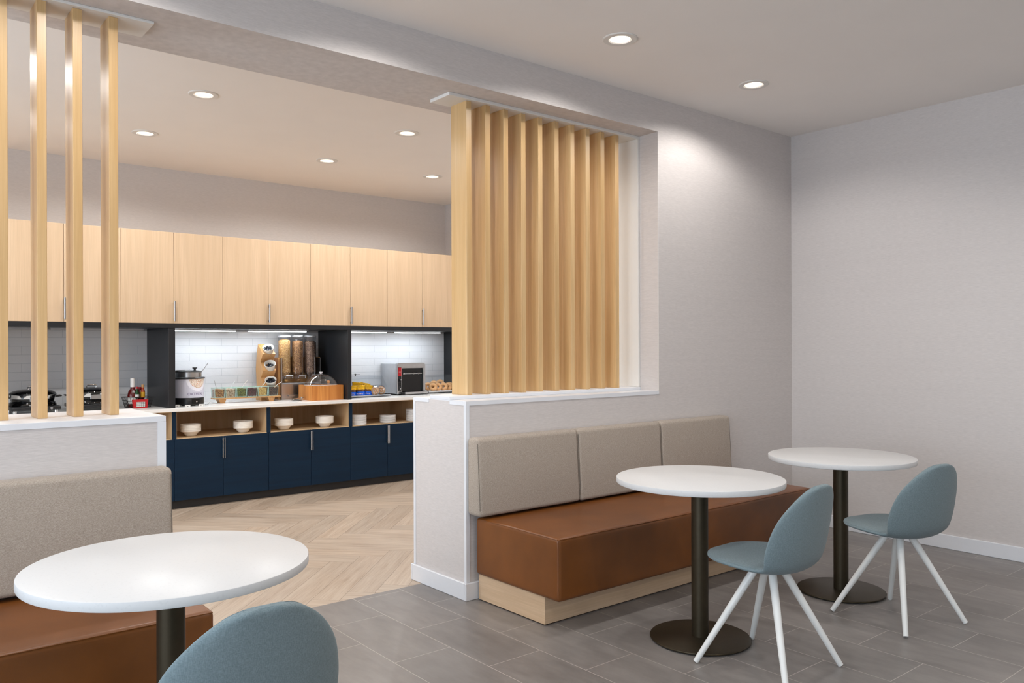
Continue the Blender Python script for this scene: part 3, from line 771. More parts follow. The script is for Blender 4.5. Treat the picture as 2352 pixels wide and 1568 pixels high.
# ================================================================== COUNTER ITEMS
Z = ZCT + .0002
def chafer(x, y, label):
    t = thing('chafing_dish', label, 'chafing dish', (x, y, Z), 0, 'black chafing dishes')
    b = MB().box(-.17, .17, -.17, .17, .022, .052, .008, 2).build('induction_base', M['blackp'], t, 40)
    for sx in (-1, 1):
        for sy in (-1, 1): MB().cyl(.016, 0, .022, (sx * .14, sy * .14, 0), 20).build('foot', M['chrome'], b, 40)
    MB().lathe([(0, .053), (.10, .053), (.120, .056), (.142, .075), (.152, .100), (.154, .136), (.150, .137), (0, .137)], 48).build('pot', M['blackg'], t, 40)
    MB().lathe([(.166, .052), (.168, .058), (.160, .078), (.140, .094), (.120, .098), (0, .098)], 48).build('cradle', M['blackg'], t, 40)
    MB().lathe([(.1545, .112), (.157, .110), (.166, .136), (.172, .141), (.160, .144), (.150, .141)], 48).build('rim', M['chrome'], t, 60)
    lid = MB().lathe([(.163, .143), (.160, .152), (.135, .168), (.08, .180), (.0, .184)], 48).build('lid', M['blackg'], t, 60)
    MB().rod([(-.035, 0, .178), (-.033, 0, .202), (.033, 0, .202), (.035, 0, .178)], .007, 10).build('handle', M['chrome'], lid, 50)
    MB().box(-.045, .045, -.178, -.172, .092, .128, .001, 1).build('label_holder', M['steel'], t)
    for s in (-1, 1): MB().rod([(s * .150, -.035, .118), (s * .195, -.03, .124), (s * .195, .03, .124), (s * .150, .035, .118)], .006, 8).build('side_handle', M['blackp'], t, 50)
    k = MB(); k.cyl(.010, -.186, -.170, (0, 0, 0), 16, 'y')
    for v in k.bm.verts: v.co.z += .037; v.co.x += .10
    k.build('knob', M['chrome'], t, 40)
    return t
ch = chafer(1.12, 7.34, 'round black chafing dish with chrome lid handle, farthest left between the slats')
dup(ch, (1.545, 7.36, Z), label='round black chafing dish left of the condiment basket')

# condiment basket
bx, by = 1.892, 7.335
t = thing('wire_basket', 'black wire basket of sauce bottles on the worktop', 'basket', (bx, by, Z))
w_ = MB()
for z, s in ((.0, .82), (.028, .88), (.056, .94), (.085, 1.0)):
    a, b_ = .105 * s, .085 * s
    w_.rod([(-a, -b_, z + .002), (a, -b_, z + .002), (a, b_, z + .002), (-a, b_, z + .002), (-a, -b_, z + .002)], .0022, 6)
for k in range(9):
    u = -1 + k / 4
    w_.rod([(.082 * u, -.068, .002), (.105 * u, -.085, .087)], .0015, 5).rod([(.082 * u, .068, .002), (.105 * u, .085, .087)], .0015, 5)
for k in range(7):
    u = -1 + k / 3
    w_.rod([(-.084, .068 * u, .002), (-.105, .085 * u, .087)], .0015, 5).rod([(.084, .068 * u, .002), (.105, .085 * u, .087)], .0015, 5)
w_.build('frame', M['wire'], t, 60)
def bottle(name, x, y, z, prof, mats, label, caps, wrap=None):
    t = thing(name, label, 'bottle', (x, y, z), 0, 'sauce bottles in the wire basket')
    MB().lathe(prof, 28).build('glass_body', mats[0], t, 40)
    MB().lathe(caps, 24).build('cap', mats[1], t, 40)
    if wrap: MB().lathe(wrap, 28, a0=-PI * .95, a1=-PI * .05).build('label_wrap', mats[2], t, 60)
    return t
m_ket = plain('sauce_dark_red', srgb(92, 16, 14), 0.12); m_grn = plain('sauce_green_bottle', srgb(22, 66, 34), 0.12); m_yel = plain('sauce_yellow_label', srgb(212, 160, 38), 0.4)
m_or = plain('sauce_orange', srgb(170, 60, 18), 0.15); m_wl = plain('paper_label', srgb(222, 220, 216), 0.6)
bottle('steak_sauce_bottle', bx - .042, by - .015, Z + .004, [(0, 0), (.040, 0), (.042, .006), (.042, .100), (.034, .130), (.018, .155), (.016, .190), (0, .190)], (m_ket, m_wl, m_wl), 'tall dark red sauce bottle with a white cap in the wire basket', [(0, .242), (.0175, .242), (.0185, .238), (.0185, .170), (.0175, .169)], [(.0425, .03), (.0425, .085)])
bottle('green_sauce_bottle', bx - .018, by - .050, Z + .082, [(0, 0), (.017, 0), (.018, .004), (.018, .045), (.009, .062), (.008, .078), (0, .078)], (m_grn, M['red'], m_wl), 'small green sauce bottle with a red cap in the wire basket', [(0, .094), (.010, .094), (.010, .078), (0, .078)], [(.0184, .01), (.0184, .03)])
bottle('red_sauce_bottle', bx + .028, by + .03, Z + .030, [(0, 0), (.028, 0), (.030, .005), (.030, .09), (.018, .110), (.012, .125), (0, .125)], (m_ket, M['red'], m_wl), 'round red sauce bottle at the back of the wire basket', [(0, .14), (.013, .14), (.013, .124), (0, .124)])
bottle('yellow_sauce_bottle', bx + .034, by - .03, Z + .080, [(0, 0), (.017, 0), (.018, .004), (.018, .055), (.010, .075), (.009, .09), (0, .09)], (m_or, M['beech'], m_yel), 'slim hot sauce bottle with yellow label and wooden cap', [(0, .112), (.0105, .112), (.0115, .108), (.0105, .088), (0, .088)], [(.0185, .008), (.0185, .05)])
t = thing('packet_caddy', 'small red plastic caddy with a white gridded front, in front of the basket', 'caddy', (bx - .012, by - .125, Z))
c = MB(); c.prism([(-.060, .072), (-.052, 0), (.052, 0), (.060, .072)], -.018, .018, 'y'); c.build('body', M['red'], t)
g = MB()
for k in range(6): g.box(-.034 + k * .0136 - .0008, -.034 + k * .0136 + .0008, -.0205, -.0185, .012, .052)
for k in range(4): g.box(-.036, .036, -.0205, -.0185, .012 + k * .0125, .0136 + k * .0125)
g.build('grid_front', M['wire'], t); MB().box(-.036, .036, -.0189, -.0181, .011, .053).build('white_card', m_wl, t)

# oatmeal kettle
kx, ky = 2.300, 7.297
t = thing('soup_kettle', 'round oatmeal kettle with grey wrap and hinged lid on the worktop', 'kettle', (kx, ky, Z))
MB().lathe([(0, .008), (.122, .008), (.126, .012), (.126, .070), (.122, .076), (0, .076)], 48).build('base', M['blackp'], t, 40)
for k in range(4): MB().cyl(.012, 0, .010, (.095 * math.cos(PI / 4 + k * PI / 2), .095 * math.sin(PI / 4 + k * PI / 2), 0), 12).build('foot', M['blackp'], t)
kb = MB().lathe([(.1275, .070), (.1285, .072), (.1285, .232), (.1275, .234), (0, .234), (0, .070)], 64).build('wrap', M['wrap'], t, 40)
MB().lathe([(0, .233), (.134, .233), (.137, .236), (.137, .242), (.132, .246), (0, .246)], 48).build('rim', M['blackp'], t, 40)
MB().lathe([(.108, .246), (.108, .285), (.114, .288), (.114, .291), (0, .291)], 48).build('insert', M['steel'], t, 40)
lid = MB().lathe([(.112, .291), (.110, .297), (.07, .305), (0, .308)], 48).build('lid', M['blackp'], t, 50)
MB().lathe([(.010, .300), (.009, .318), (.020, .322), (.021, .328), (.016, .331), (0, .331)], 24, (.045, -.03, 0)).build('knob', M['blackp'], lid, 50)
MB().box(-.11, -.03, -.03, .03, .296, .308, .004, 2).build('hinge', M['blackg'], lid)
def on_wrap(bm_, r, a_mid, z0, width):
    """bend a flat mesh (x right, y up) round the kettle; a_mid is the facing angle"""
    for v in bm_.verts:
        a = a_mid + (v.co.x - width / 2) / r; dz = v.co.z
        v.co = Vector(((r + dz) * math.cos(a), (r + dz) * math.sin(a), z0 + v.co.y))
FACE = math.atan2(-ky, -kx)
bmx = text_mesh('OATMEAL', .032); xs = [v.co.x for v in bmx.verts]; wd = max(xs)
on_wrap(bmx, .1292, FACE + .50, .092, wd)
q = MB(); q.bm.free(); q.bm = bmx; q.build('lettering', plain('lettering_purple', srgb(116, 104, 138), 0.5), kb)
bmx = text_mesh('E', .032); on_wrap(bmx, .1292, FACE + 1.36, .092, .02)
q = MB(); q.bm.free(); q.bm = bmx; q.build('lettering', M['blackp'], kb)
def wrap_disc(rad, name, mat, dz, cx_=.66, cz_=.232):
    bmx = bmesh.new(); R0 = []
    n, rr = 40, 8; c0 = bmx.verts.new((0, 0, dz))
    rings = [[bmx.verts.new((rad * k / rr * math.cos(2 * PI * i / n), rad * k / rr * math.sin(2 * PI * i / n), dz)) for i in range(n)] for k in range(1, rr + 1)]
    for i in range(n):
        bmx.faces.new((c0, rings[0][i], rings[0][(i + 1) % n]))
        for a, b in zip(rings, rings[1:]): bmx.faces.new((a[i], a[(i + 1) % n], b[(i + 1) % n], b[i]))
    bmesh.ops.bisect_plane(bmx, geom=bmx.verts[:] + bmx.edges[:] + bmx.faces[:], plane_co=(0, 0, 0), plane_no=(0, 1, 0), clear_outer=True)
    on_wrap(bmx, .1287, FACE + cx_, cz_, 0); q = MB(); q.bm.free(); q.bm = bmx; return q.build(name, mat, kb)
m_oat = granules('oat_picture', [(0.0, srgb(170, 140, 116)), (0.4, srgb(222, 206, 190)), (0.8, srgb(236, 226, 214)), (1.0, srgb(190, 110, 60))], 170, 0.0)
wrap_disc(.105, 'bowl_picture', plain('printed_bowl', srgb(232, 232, 242), 0.4), .0003)
wrap_disc(.078, 'oats_picture', m_oat, .0007)
p = MB(); a = FACE + .50
p.prism([(-.032, .018), (.032, .018), (.032, .062), (-.032, .062)], -.002, .002, 'y').xf(Matrix.Translation((.1275 * math.cos(a), .1275 * math.sin(a), 0)) @ Matrix.Rotation(a + PI / 2, 4, 'Z'))
cp = p.build('control_panel', M['blackg'], t)
d = MB(); d.cyl(.007, .0, .012, (0, 0, 0), 24, 'y').xf(Matrix.Translation((.127 * math.cos(a), .127 * math.sin(a), .038)) @ Matrix.Rotation(a - PI / 2, 4, 'Z') )
d.build('dial', M['chrome'], t, 40)
t2 = thing('ladle', 'steel ladle handle sticking out of the oatmeal kettle', 'ladle', (kx + .100, ky - .035, Z + .285))
MB().rod([(0, 0, .006), (.02, -.008, .03), (.052, -.02, .082)], .0035, 8).build('handle', M['steel'], t2, 60)
for (px, py, w_, lab) in ((2.175, 7.19, .030, 'small white label card left of the kettle front'), (2.238, 7.117, .040, 'small white label card in front of the kettle'), (2.352, 7.128, .036, 'small white label card right in front of the kettle dial')):
    t = thing('label_card', lab, 'card', (px, py, Z), -.5, 'small label cards by the kettle')
    MB().prism([(-.008, 0), (.008, 0), (0, .016)], -w_ / 2, w_ / 2, 'x').build('card', m_wl, t)
    MB().box(-.006, .006, -.0075, -.0068, .003, .006).build('print', M['blackp'], t)
t = thing('spoon', 'bent metal spoon handle lying beside the kettle', 'spoon', (2.43, 7.215, Z))
MB().rod([(0, 0, .004), (.025, .003, .022), (.045, .004, .022), (.055, .003, .012)], .0028, 8).build('handle', M['steel'], t, 60)
MB().ball(.012, (0, 0, .005), 1.4, 1, .35).build('scoop', M['steel'], t, 60)

# topping jars on a wooden rack
jx0, jy = 2.60, 7.385
t = thing('jar_rack', 'long low wooden rack with two wedge feet carrying the topping jars', 'rack', (jx0, jy, Z))
MB().box(-.06, .56, -.052, .052, .036, .048, .002, 1).build('board', M['beech'], t)
for xx in (.015, .475): MB().prism([(xx - .035, .036), (xx + .035, .036), (xx + .020, 0), (xx - .020, 0)], -.04, .04, 'y').build('foot', M['beech'], t)
cont = [('brown granola', [srgb(96, 56, 24), srgb(168, 110, 56), srgb(206, 160, 100)]), ('pale nuts', [srgb(130, 96, 70), srgb(200, 172, 140), srgb(226, 206, 180)]),
        ('green seeds', [srgb(52, 60, 14), srgb(92, 104, 30), srgb(130, 140, 52)]), ('dark red cranberries', [srgb(30, 6, 12), srgb(70, 16, 28), srgb(96, 30, 40)]),
        ('yellow fruit', [srgb(190, 140, 56), srgb(228, 188, 104), srgb(240, 210, 140)]), ('dark chocolate pieces', [srgb(30, 18, 14), srgb(64, 42, 32), srgb(92, 66, 50)])]
for k, (nm, cs) in enumerate(cont):
    x = jx0 - .012 + .1005 * k
    t = thing('glass_jar', 'square glass jar of %s, %s from the left on the wooden rack' % (nm, ORD[k]), 'jar', (x, jy, Z + .0485), 0, 'topping jars on the wooden rack')
    j = MB(); a, b_ = .042, .047; hh = .090
    for s in (0, 1, 2, 3):
        c_, s_ = (1, 0, -1, 0)[s], (0, 1, 0, -1)[s]
        def rp(u, v_, z_): return Vector((u * c_ - v_ * s_, u * s_ + v_ * c_, z_))
        vs = [rp(-a, -a, 0), rp(a, -a, 0), rp(b_, -b_, hh), rp(-b_, -b_, hh), rp(-a, -a + .003, .003), rp(a, -a + .003, .003), rp(b_, -b_ + .003, hh), rp(-b_, -b_ + .003, hh)]
        V = [j.bm.verts.new(q_) for q_ in vs]
        for f_ in ((0, 1, 2, 3), (7, 6, 5, 4), (3, 2, 6, 7)): j.bm.faces.new([V[i_] for i_ in f_])
    j.box(-a, a, -a, a, 0, .004)
    j.build('glass', M['jar'], t, recalc=False)
    e = MB(); e.rod([(-b_, -b_, hh), (b_, -b_, hh), (b_, b_, hh), (-b_, b_, hh), (-b_, -b_, hh)], .0022, 6)
    for sx, sy in ((-1, -1), (1, -1), (1, 1), (-1, 1)): e.rod([(sx * a, sy * a, .002), (sx * b_, sy * b_, hh)], .0018, 6)
    e.rod([(-a, -a, .002), (a, -a, .002), (a, a, .002), (-a, a, .002), (-a, -a, .002)], .002, 6)
    e.build('glass_edges', plain('glass_edge_%d' % k, srgb(190, 226, 214), 0.1) if k == 0 else bpy.data.materials['glass_edge_0'], t, 60)
    cc = MB(); cc.prism([(-.037, .006), (.037, .006), (.040, .068), (-.040, .068)], -.037, .037, 'y')
    bmesh.ops.subdivide_edges(cc.bm, edges=cc.bm.edges[:], cuts=9, use_grid_fill=True); cc.jitter(.0014, k)
    for v in cc.bm.verts:
        if v.co.z > .066: v.co.z += random.uniform(0, .007) + .006 * (1 - abs(v.co.x) / .04)
    tag(cc.build('filling', granules('topping_%d' % k, [(0, cs[0]), (0.5, cs[1]), (1, cs[2])], 150, 1.0), t), nm + ' filling the jar', kind='stuff')
sp = [(0, (-.012, 0), (-.022, .0, .075), 'steel', 'upright dark metal spoon'), (1, (.01, .01), (.055, .02, .062), 'acryl_w', 'thin clear spoon'), (2, (.01, 0), (.062, 0, .066), 'white', 'white slanting spoon'),
      (4, (.0, .01), (.062, .02, .05), 'acryl_w', 'thin pale spoon'), (5, (.02, 0), (.085, .0, .045), 'white', 'white slanting spoon')]
M['acryl_w'] = plain('pale_plastic', srgb(214, 222, 222), 0.2)
for k, (ox, oy), (dx, dy, dz), mt, lab in sp:
    x = jx0 - .012 + .1005 * k
    t = thing('spoon', '%s standing in the %s jar' % (lab, cont[k][0]), 'spoon', (x + ox, jy + oy, Z + .0485 + .070), 0, 'spoons in the topping jars')
    MB().rod([(0, 0, .0), (dx * .5, dy * .5, .012 + dz * .5), (dx, dy, .012 + dz)], .0026, 7).build('handle', M[mt], t, 60)

# tiered wooden stand with three tilted cups
sx_, sy_ = 3.085, 7.49
t = thing('tiered_stand', 'zigzag wooden stand holding three tilted white cups', 'stand', (sx_, sy_, Z))
zz = [(.075, 0), (.075, .535)]
prof = [(.11, 0), (.09, .17), (.12, .33), (.09, .45), (.06, .52), (-.055, .440), (-.02, .385), (.035, .360), (-.060, .290), (-.025, .235), (.03, .210), (-.065, .140), (-.03, .075), (-.035, 0)]
prof = [(.105, 0), (.085, .15), (.105, .30), (.085, .42), (.050, .535), (-.072, .440), (-.010, .372), (-.080, .284), (-.018, .216), (-.086, .130), (-.030, .060), (-.030, 0)]
MB().prism(prof, -.062, .062, 'x', .002).build('body', M['beech'], t, 30)
for k, (y, z, nm) in enumerate(((-.040, .475, 'top'), (-.068, .322, 'middle'), (-.074, .170, 'bottom'))):
    t = thing('cup', 'tilted white cup of dark pieces, %s one on the zigzag stand' % nm, 'cup', (sx_ + .004 + .004 * k, sy_ + y, Z + z), 0, 'tilted cups on the wooden stand')
    t.rotation_euler = (math.radians(38), 0, math.radians(-28))
    MB().lathe([(0, -.030), (.036, -.030), (.042, -.024), (.052, .030), (.0535, .034), (.052, .036), (.049, .034), (.040, -.018), (0, -.022)], 36).build('body', M['white'], t, 50)
    cc = MB(); rd = random.Random(k + 3)
    for q_ in range(46):
        an, rr = rd.uniform(0, 2 * PI), .040 * math.sqrt(rd.random()); x_, y_ = rr * math.cos(an), rr * math.sin(an)
        z_ = .010 + rd.uniform(0, .012) - (.018 if k == 1 and y_ > .0 else 0)
        d_ = Vector((rd.uniform(-1, 1), rd.uniform(-1, 1), rd.uniform(-.2, .5))).normalized() * .009
        cc.rod([Vector((x_, y_, z_)) - d_, Vector((x_, y_, z_)) + d_], .0045, 6)
    cc.cyl(.041, -.018, .010 if k != 1 else -.004, (0, 0, 0), 24)
    tag(cc.build('filling', plain('dark_pieces', srgb(26, 28, 36), 0.3) if k == 0 else bpy.data.materials['dark_pieces'], t, 40), 'dark pieces in the cup', kind='stuff')

# cereal dispenser
dx_, dy_ = 3.40, 7.50
t = thing('cereal_dispenser', 'triple clear tube cereal dispenser with wood and steel housing', 'dispenser', (dx_, dy_, Z))
hs = MB().box(-.200, .225, .060, .075, 0, .405, .001, 1).box(-.205, -.190, -.030, .075, 0, .405, .001, 1).box(.215, .230, -.03, .075, 0, .405, .001, 1).build('wood_housing', M['beech'], t)
MB().box(-.192, -.187, -.078, .060, 0, .400).build('steel_side', M['steel'], t); MB().box(.210, .215, -.078, .06, 0, .400).build('steel_side', M['steel'], t)
MB().box(-.186, .209, -.050, -.040, .004, .150, .001, 1).box(-.186, .209, -.076, .055, .0, .006).build('front_panel', M['steel'], t)
MB().box(-.120, .16, -.072, -.052, .030, .045, .002, 1).build('drip_lip', M['steel'], t)
MB().box(-.186, .209, -.076, .055, .152, .158, .001, 1).build('shelf', M['grey'], t)
cer = [('flake', [srgb(150, 96, 44), srgb(214, 164, 96), srgb(236, 198, 138)], .155), ('granola', [srgb(84, 50, 26), srgb(150, 104, 62), srgb(186, 140, 92)], .145), ('bran', [srgb(66, 44, 34), srgb(122, 90, 70), srgb(160, 130, 106)], .145)]
for k, (nm, cs, _) in enumerate(cer):
    x = -.130 + .133 * k
    tu = MB().lathe([(.058, .240), (.058, .600), (.060, .604)], 36, (x, 0, 0)).build('tube', M['acryl'], t, 50)
    top = .565 - (.0, .012, .014)[k]
    q = MB(); q.lathe([(0, .225), (.030, .225), (.055, .262)] + [(.0555, .262 + (top - .262) * i_ / 30) for i_ in range(31)] + [(.045, top + .008), (.02, top + .016), (0, top + .018)], 48, (x, 0, 0)); q.jitter(.0016, k)
    tag(q.build('cereal', granules('cereal_' + nm, [(0, cs[0]), (.45, cs[1]), (1, cs[2])], 190, 0.8), tu, 70), kind='stuff')
    MB().lathe([(.060, .600), (.0615, .604), (.0615, .612), (.056, .616), (0, .616)], 36, (x, 0, 0)).build('lid', M['acryl'] if k else M['grey'], tu, 40)
    MB().torus(.052, .006, (x, 0, .612), 36, 8).build('lid_rim', M['plate'], tu, 50)
    MB().box(x - .055, x + .055, -.07, .04, .195, .238, .006, 2).build('chute', M['acryl'], t)
    MB().rod([(x - .02, -.075, .205), (x - .02, -.082, .232), (x + .05, -.082, .232), (x + .05, -.075, .205)], .003, 8).build('crank_handle', M['plate'], t, 50)
    if k < 2: tag(MB().ball(.020, (x, -.03, .182), 1, 1, .6).jitter(.002, k).build('spilled_cereal', bpy.data.materials['cereal_' + nm], t, 60), kind='stuff')

# bamboo box with a clear dome
t = thing('bamboo_box', 'square orange bamboo box with clear dome lid at the worktop front', 'box', (3.362, 7.087, Z))
BW, BD, BHH = .322, .298, .141
MB().box(0, BW, 0, .012, 0, BHH, .001, 1).box(0, BW, BD - .012, BD, 0, BHH, .001, 1).box(0, .012, .012, BD - .012, 0, BHH, .001, 1).box(BW - .012, BW, .012, BD - .012, 0, BHH, .001, 1).box(0.01, BW - .01, .01, BD - .01, 0, .01).build('body', M['bamboo'], t)
MB().box(.013, BW - .013, .013, BD - .013, .100, .108).build('insert_tray', M['white'], t)
dm = MB().lathe([(.159, BHH - .002), (.160, BHH + .002), (.156, BHH + .010), (.141, BHH + .040), (.112, BHH + .072), (.070, BHH + .097), (.028, BHH + .108), (0, BHH + .109)], 56, (BW / 2, BD / 2, 0))
for v in dm.bm.verts:
    v.co.y = BD / 2 + (v.co.y - BD / 2) * .92
dome = dm.build('dome_lid', M['acryl'], t, 60)
MB().lathe([(.012, BHH + .108), (.010, BHH + .116), (.018, BHH + .120), (.018, BHH + .125), (0, BHH + .126)], 20, (BW / 2, BD / 2, 0)).build('knob', M['plate'], dome, 50)
MB().torus(.158, .0025, (0, 0, 0), 56, 6).xf(Matrix.Translation((BW / 2, BD / 2, BHH + .001)) @ Matrix.Diagonal((1, .92, 1, 1))).build('dome_rim', M['acryl_w'], dome, 60)
MB().ball(.0165, (3.545 - 3.362, 7.095 - 7.087 + .028, 1.018 - .847), 1, 1, 1, 12).build('wooden_knob', M['bamboo'], dome, 60)

# spoon rest with tongs
t = thing('utensil_rest', 'oval steel utensil rest left of the bamboo box', 'spoon rest', (3.262, 7.205, Z), math.radians(10))
q = MB().lathe([(0, .001), (.035, .001), (.050, .010), (.052, .012), (.049, .012), (.034, .004), (0, .003)], 32).xf(Matrix.Diagonal((1.15, .8, 1, 1))); q.build('dish', M['chrome'], t, 50)
t = thing('tongs', 'small steel tongs lying on the utensil rest', 'tongs', (3.262, 7.205, Z + .012), math.radians(20))
MB().rod([(-.05, -.012, .006), (.03, -.004, .012), (.075, 0, .014)], .004, 8).rod([(-.05, .014, .006), (.03, .006, .012), (.075, 0, .014)], .004, 8).build('arms', M['chrome'], t, 60)
MB().box(.055, .088, -.012, .012, .006, .022, .003, 2).build('grip', M['steel'], t)

# pastry tray
tx0, tx1, ty0, ty1 = 3.775, 4.275, 7.20, 7.60
t = thing('pastry_tray', 'grey tray with clear cover holding packed muffins and rolls', 'tray', (0, 0, Z))
MB().box(tx0, tx1, ty0, ty1, .006, .014, .002, 1).box(tx0, tx1, ty0, ty0 + .006, .006, .022, .001, 1).build('base', M['grey'], t)
cv = MB()
cv.box(tx0 + .01, tx1 - .03, ty0 + .12, ty1 - .01, .205, .208).box(tx0 + .01, tx1 - .03, ty1 - .013, ty1 - .01, .014, .205).box(tx1 - .033, tx1 - .03, ty0 + .12, ty1 - .01, .014, .205)
pr = [(ty0 + .02, .10), (ty0 + .12, .205), (ty0 + .118, .209), (ty0 + .017, .103)]
cv.prism(pr, tx0 + .01, tx1 - .03, 'x')
cov = cv.build('cover', M['acryl_thin'], t)
MB().rod([(3.96, 7.36, .209), (3.96, 7.36, .222)], .005, 10).rod([(3.91, 7.36, .224), (4.01, 7.36, .224)], .003, 8).ball(.010, (3.96, 7.36, .226), 1, 1, .8, 8).build('cover_handle', M['blackp'], cov, 50)
m_yp = plain('yellow_wrapper', srgb(244, 190, 16), 0.22, bump=0.3); m_bp = plain('blue_wrapper', srgb(14, 92, 214), 0.2, bump=0.3); m_mf = plain('muffin', srgb(110, 72, 44), 0.7)
def muffin(seed):
    t = thing('packed_muffin', 'x', 'packed muffin', (0, 0, 0), 0, 'packed muffins on the tray'); rd = random.Random(seed)
    def pouch(z0, z1, w0, w1, th, mt, nm):
        q = MB(); q.box(-w0, w0, -th, th, z0, z1)
        bmesh.ops.subdivide_edges(q.bm, edges=q.bm.edges[:], cuts=7, use_grid_fill=True)
        for v in q.bm.verts:
            u = (v.co.z - z0) / (z1 - z0); k = w1 / w0 * u + (1 - u); v.co.x *= k
            e = (1 - (v.co.x / (w0 * k)) ** 4) ** .5 if abs(v.co.x) < w0 * k else 0.08
            v.co.y *= max(.08, e); v.co += Vector((rd.uniform(-1, 1), rd.uniform(-1, 1), rd.uniform(-1, 1))) * .0032
        return q.build(nm, mt, t, 50)
    pouch(0, .042, .048, .046, .034, m_bp, 'blue_wrapper'); pouch(.042, .062, .042, .040, .030, m_mf, 'muffin'); pouch(.062, .105, .044, .050, .026, m_yp, 'yellow_wrapper')
    bmx = text_mesh('Blueberry', .0165)
    for v in bmx.verts: v.co = Vector((v.co.x - .034, -.0365 - v.co.z, v.co.y + .016))
    q = MB(); q.bm.free(); q.bm = bmx; q.build('lettering', m_wl, t)
    return t
mp_ = muffin(1)
ml = ['front left of the tray', 'front middle of the tray', 'middle right, leaning back', 'rear left, raised', 'rear middle, raised', 'rear right by the rolls']
for k, (mx, my, mz, ry, rz) in enumerate(((3.855, 7.255, .0145, .05, -.45), (3.95, 7.245, .0145, -.04, -.5), (4.045, 7.285, .0145, .12, -.55), (3.88, 7.37, .035, -.15, -.3), (3.975, 7.375, .04, .1, -.6), (4.075, 7.40, .03, .2, -.4))):
    o = mp_ if k == 0 else dup(mp_, (0, 0, 0))
    o.location = (mx, my, Z + mz); o.rotation_euler = (-.12, ry, rz); o['label'] = 'blue and yellow packed muffin, ' + ml[k]
m_rl = granules('roll_glaze', [(0, srgb(150, 92, 50)), (.5, srgb(212, 160, 104)), (1, srgb(240, 214, 170))], 60, .3, .3); m_rs = plain('roll_side', srgb(206, 152, 96), 0.35)
for k, (rx, ry_, lab) in enumerate(((4.125, 7.262, 'plastic wrapped cinnamon roll beside the muffins'), (4.215, 7.292, 'plastic wrapped cinnamon roll at the right end of the tray'), (4.19, 7.40, 'plastic wrapped cinnamon roll at the back of the tray'))):
    t = thing('cinnamon_roll', lab, 'cinnamon roll', (rx, ry_, Z + .015), -.5, 'wrapped cinnamon rolls on the tray')
    MB().lathe([(0, -.022), (.034, -.022), (.042, -.012), (.044, .0), (.042, .012), (.034, .020), (0, .023)], 32, (0, 0, .044), 'y').build('bun', m_rs, t, 50)
    s = MB(); s.rod([((.006 + .0045 * i_ / 3) * math.cos(i_ * .42), -.0235 + .0004 * i_ * .2, .044 + (.006 + .0045 * i_ / 3) * math.sin(i_ * .42)) for i_ in range(22)], .0032, 6); s.build('icing_swirl', m_wl, t, 60)
    MB().lathe([(0, -.028), (.040, -.028), (.050, -.014), (.0515, .0), (.050, .014), (.040, .026), (0, .028)], 24, (0, 0, .046), 'y').jitter(.0025, k).build('clear_wrap', M['acryl'], t)
    MB().rod([(-.03, 0, .092), (0, .0, .088), (.03, 0, .094)], .005, 7).build('wrap_fin', M['acryl'], t)

# toaster
tx, ty, TW, TD, TH = 4.412, 7.30, .346, .340, .335
t = thing('conveyor_toaster', 'steel conveyor toaster with black opening and red control panel', 'toaster', (tx, ty, Z))
q = MB(); r = .03
arc = [(TW - r + r * math.sin(i_ * PI / 12), TH - r + r * math.cos(i_ * PI / 12)) for i_ in range(7)]
arcl = [(r - r * math.cos(i_ * PI / 12), TH - r + r * math.sin(i_ * PI / 12)) for i_ in range(7)]
q.box(.001, TW - .001, .03, TD, .012, TH - .008, .004, 2).build('body', M['grey'], t, 40)
fr = MB()
fr.box(0, .058, 0, .03, .012, TH - .045).box(TW - .025, TW, 0, .03, .012, TH - .045).prism([(0, TH - .045)] + arcl + arc + [(TW, TH - .045)], 0, .03, 'y')
fr.build('front_frame', M['steel'], t, 40)
MB().box(.058, TW - .025, .026, .030, .03, TH - .045).build('opening', M['blackg'], t)
MB().box(.058, TW - .025, .004, .010, TH - .056, TH - .046, .001, 1).build('opening_lip', M['steel'], t)
cp = MB().box(.010, .050, -.003, .001, .045, TH - .045, .001, 1).build('control_panel', M['blackp'], t)
MB().box(.012, .048, -.0045, -.002, .200, TH - .048).build('red_display', M['red'], cp)
bmx = text_mesh('575', .016)
for v in bmx.verts: v.co = Vector((v.co.x + .016, -.0048 - v.co.z, v.co.y + .236))
q = MB(); q.bm.free(); q.bm = bmx; q.build('lettering', plain('pink_print', srgb(236, 170, 176), 0.5), cp)
MB().cyl(.012, -.016, -.003, (.030, 0, .158), 20, 'y').build('dial', M['blackp'], cp, 40)
MB().cyl(.005, -.018, -.015, (.036, 0, .160), 12, 'y').build('dial_mark', M['plate'], cp)
MB().box(.018, .044, -.006, -.003, .098, .125, .001, 1).build('switch', M['blackg'], cp)
MB().cyl(.007, -.012, -.003, (.030, 0, .068), 16, 'y').build('knob', M['chrome'], cp, 40)
rc = MB()
rc.rod([(.075, .012, .222), (TW - .035, .012, .222)], .004, 8)
for i_ in range(4): rc.torus(.009, .003, (.09 + i_ * .058, .012, .222), 16, 6, 'x')
for i_ in range(7): rc.rod([(.085 + i_ * .033, .012, .230), (.085 + i_ * .033, .028, .214)], .002, 6)
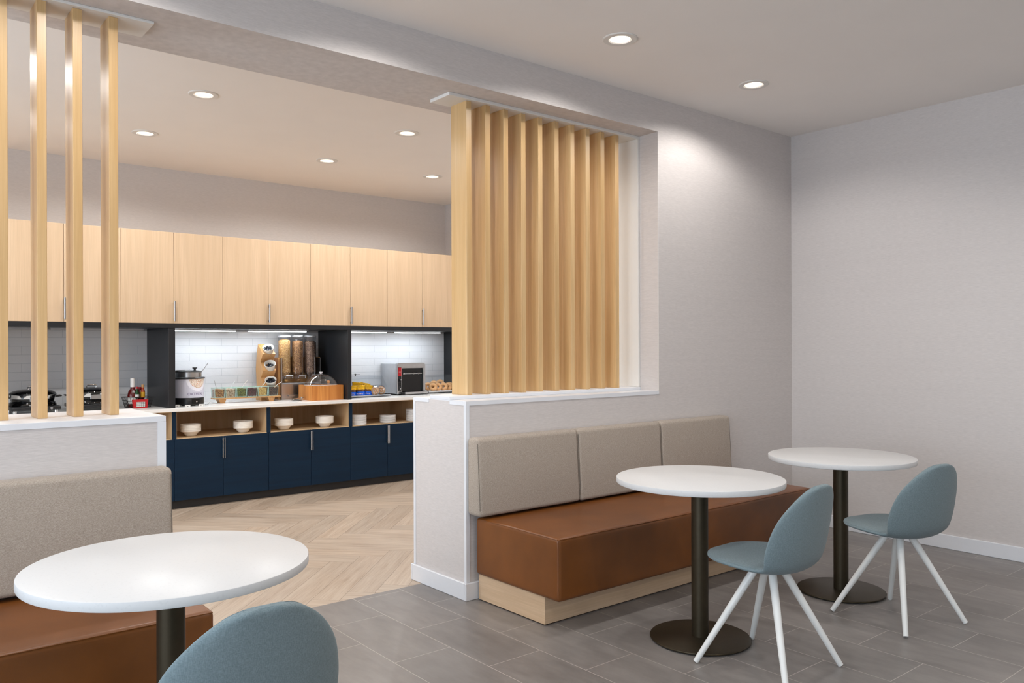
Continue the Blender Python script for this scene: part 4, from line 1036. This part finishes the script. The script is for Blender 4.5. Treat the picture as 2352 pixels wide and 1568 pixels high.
rc.build('wire_rack', M['chrome'], t, 50)
MB().box(.045, TW + .012, -.050, .0, .004, .034, .003, 2).build('crumb_tray', M['blackp'], t)
MB().box(.066, TW + .004, -.054, -.049, .010, .032, .001, 1).build('tray_front', M['steel'], t)
for a_, b_ in ((.02, .02), (TW - .02, .02), (.02, TD - .02), (TW - .02, TD - .02)): MB().cyl(.012, 0, .014, (a_, b_, 0), 12).build('foot', M['blackp'], t)

# bagel tray
gx0, gx1, gy0, gy1 = 4.80, 5.21, 7.33, 7.63
t = thing('bagel_tray', 'white rimmed tray with clear cover holding bagels, right of the toaster', 'tray', (0, 0, Z))
MB().box(gx0, gx1, gy0, gy1, .004, .014, .002, 1).box(gx0, gx1, gy0, gy0 + .008, .004, .028, .002, 1).build('base', M['plate'], t)
cv = MB().prism([(gy0 + .02, .10), (gy0 + .11, .19), (gy1 - .01, .19), (gy1 - .01, .193), (gy0 + .108, .193), (gy0 + .017, .102)], gx0 + .005, gx1 - .005, 'x')
cv.build('cover', M['acryl_thin'], t)
m_bg = plain('bagel_crust', srgb(214, 164, 112), 0.5, var=.22, scale=34)
bg_ = MB().torus(.029, .0185, (0, 0, 0), 28, 12, 'z', .85).jitter(.0008, 2).build('bagel', m_bg, None, 70)
bl = ['front left', 'front second from left', 'front middle', 'front right', 'rear left', 'rear middle', 'rear right, highest', 'front far right']
for k, (x, y, z, rx, rz) in enumerate(((4.905, 7.375, .068, 1.25, -.7), (4.975, 7.385, .066, 1.3, -.55), (5.055, 7.39, .066, 1.2, -.7), (5.12, 7.40, .064, 1.3, -.5), (4.89, 7.45, .070, 1.2, -.4), (4.98, 7.47, .092, .9, -.6), (5.07, 7.48, .100, 1.0, -.6), (5.165, 7.44, .066, 1.3, -.6))):
    o = bg_ if k == 0 else bg_.copy()
    if k: COL.objects.link(o)
    o.location = (x, y, Z + z); o.rotation_euler = (rx, 0, rz); tag(o, 'golden bagel on the covered tray, ' + bl[k], 'bagel', 'bagels on the tray')
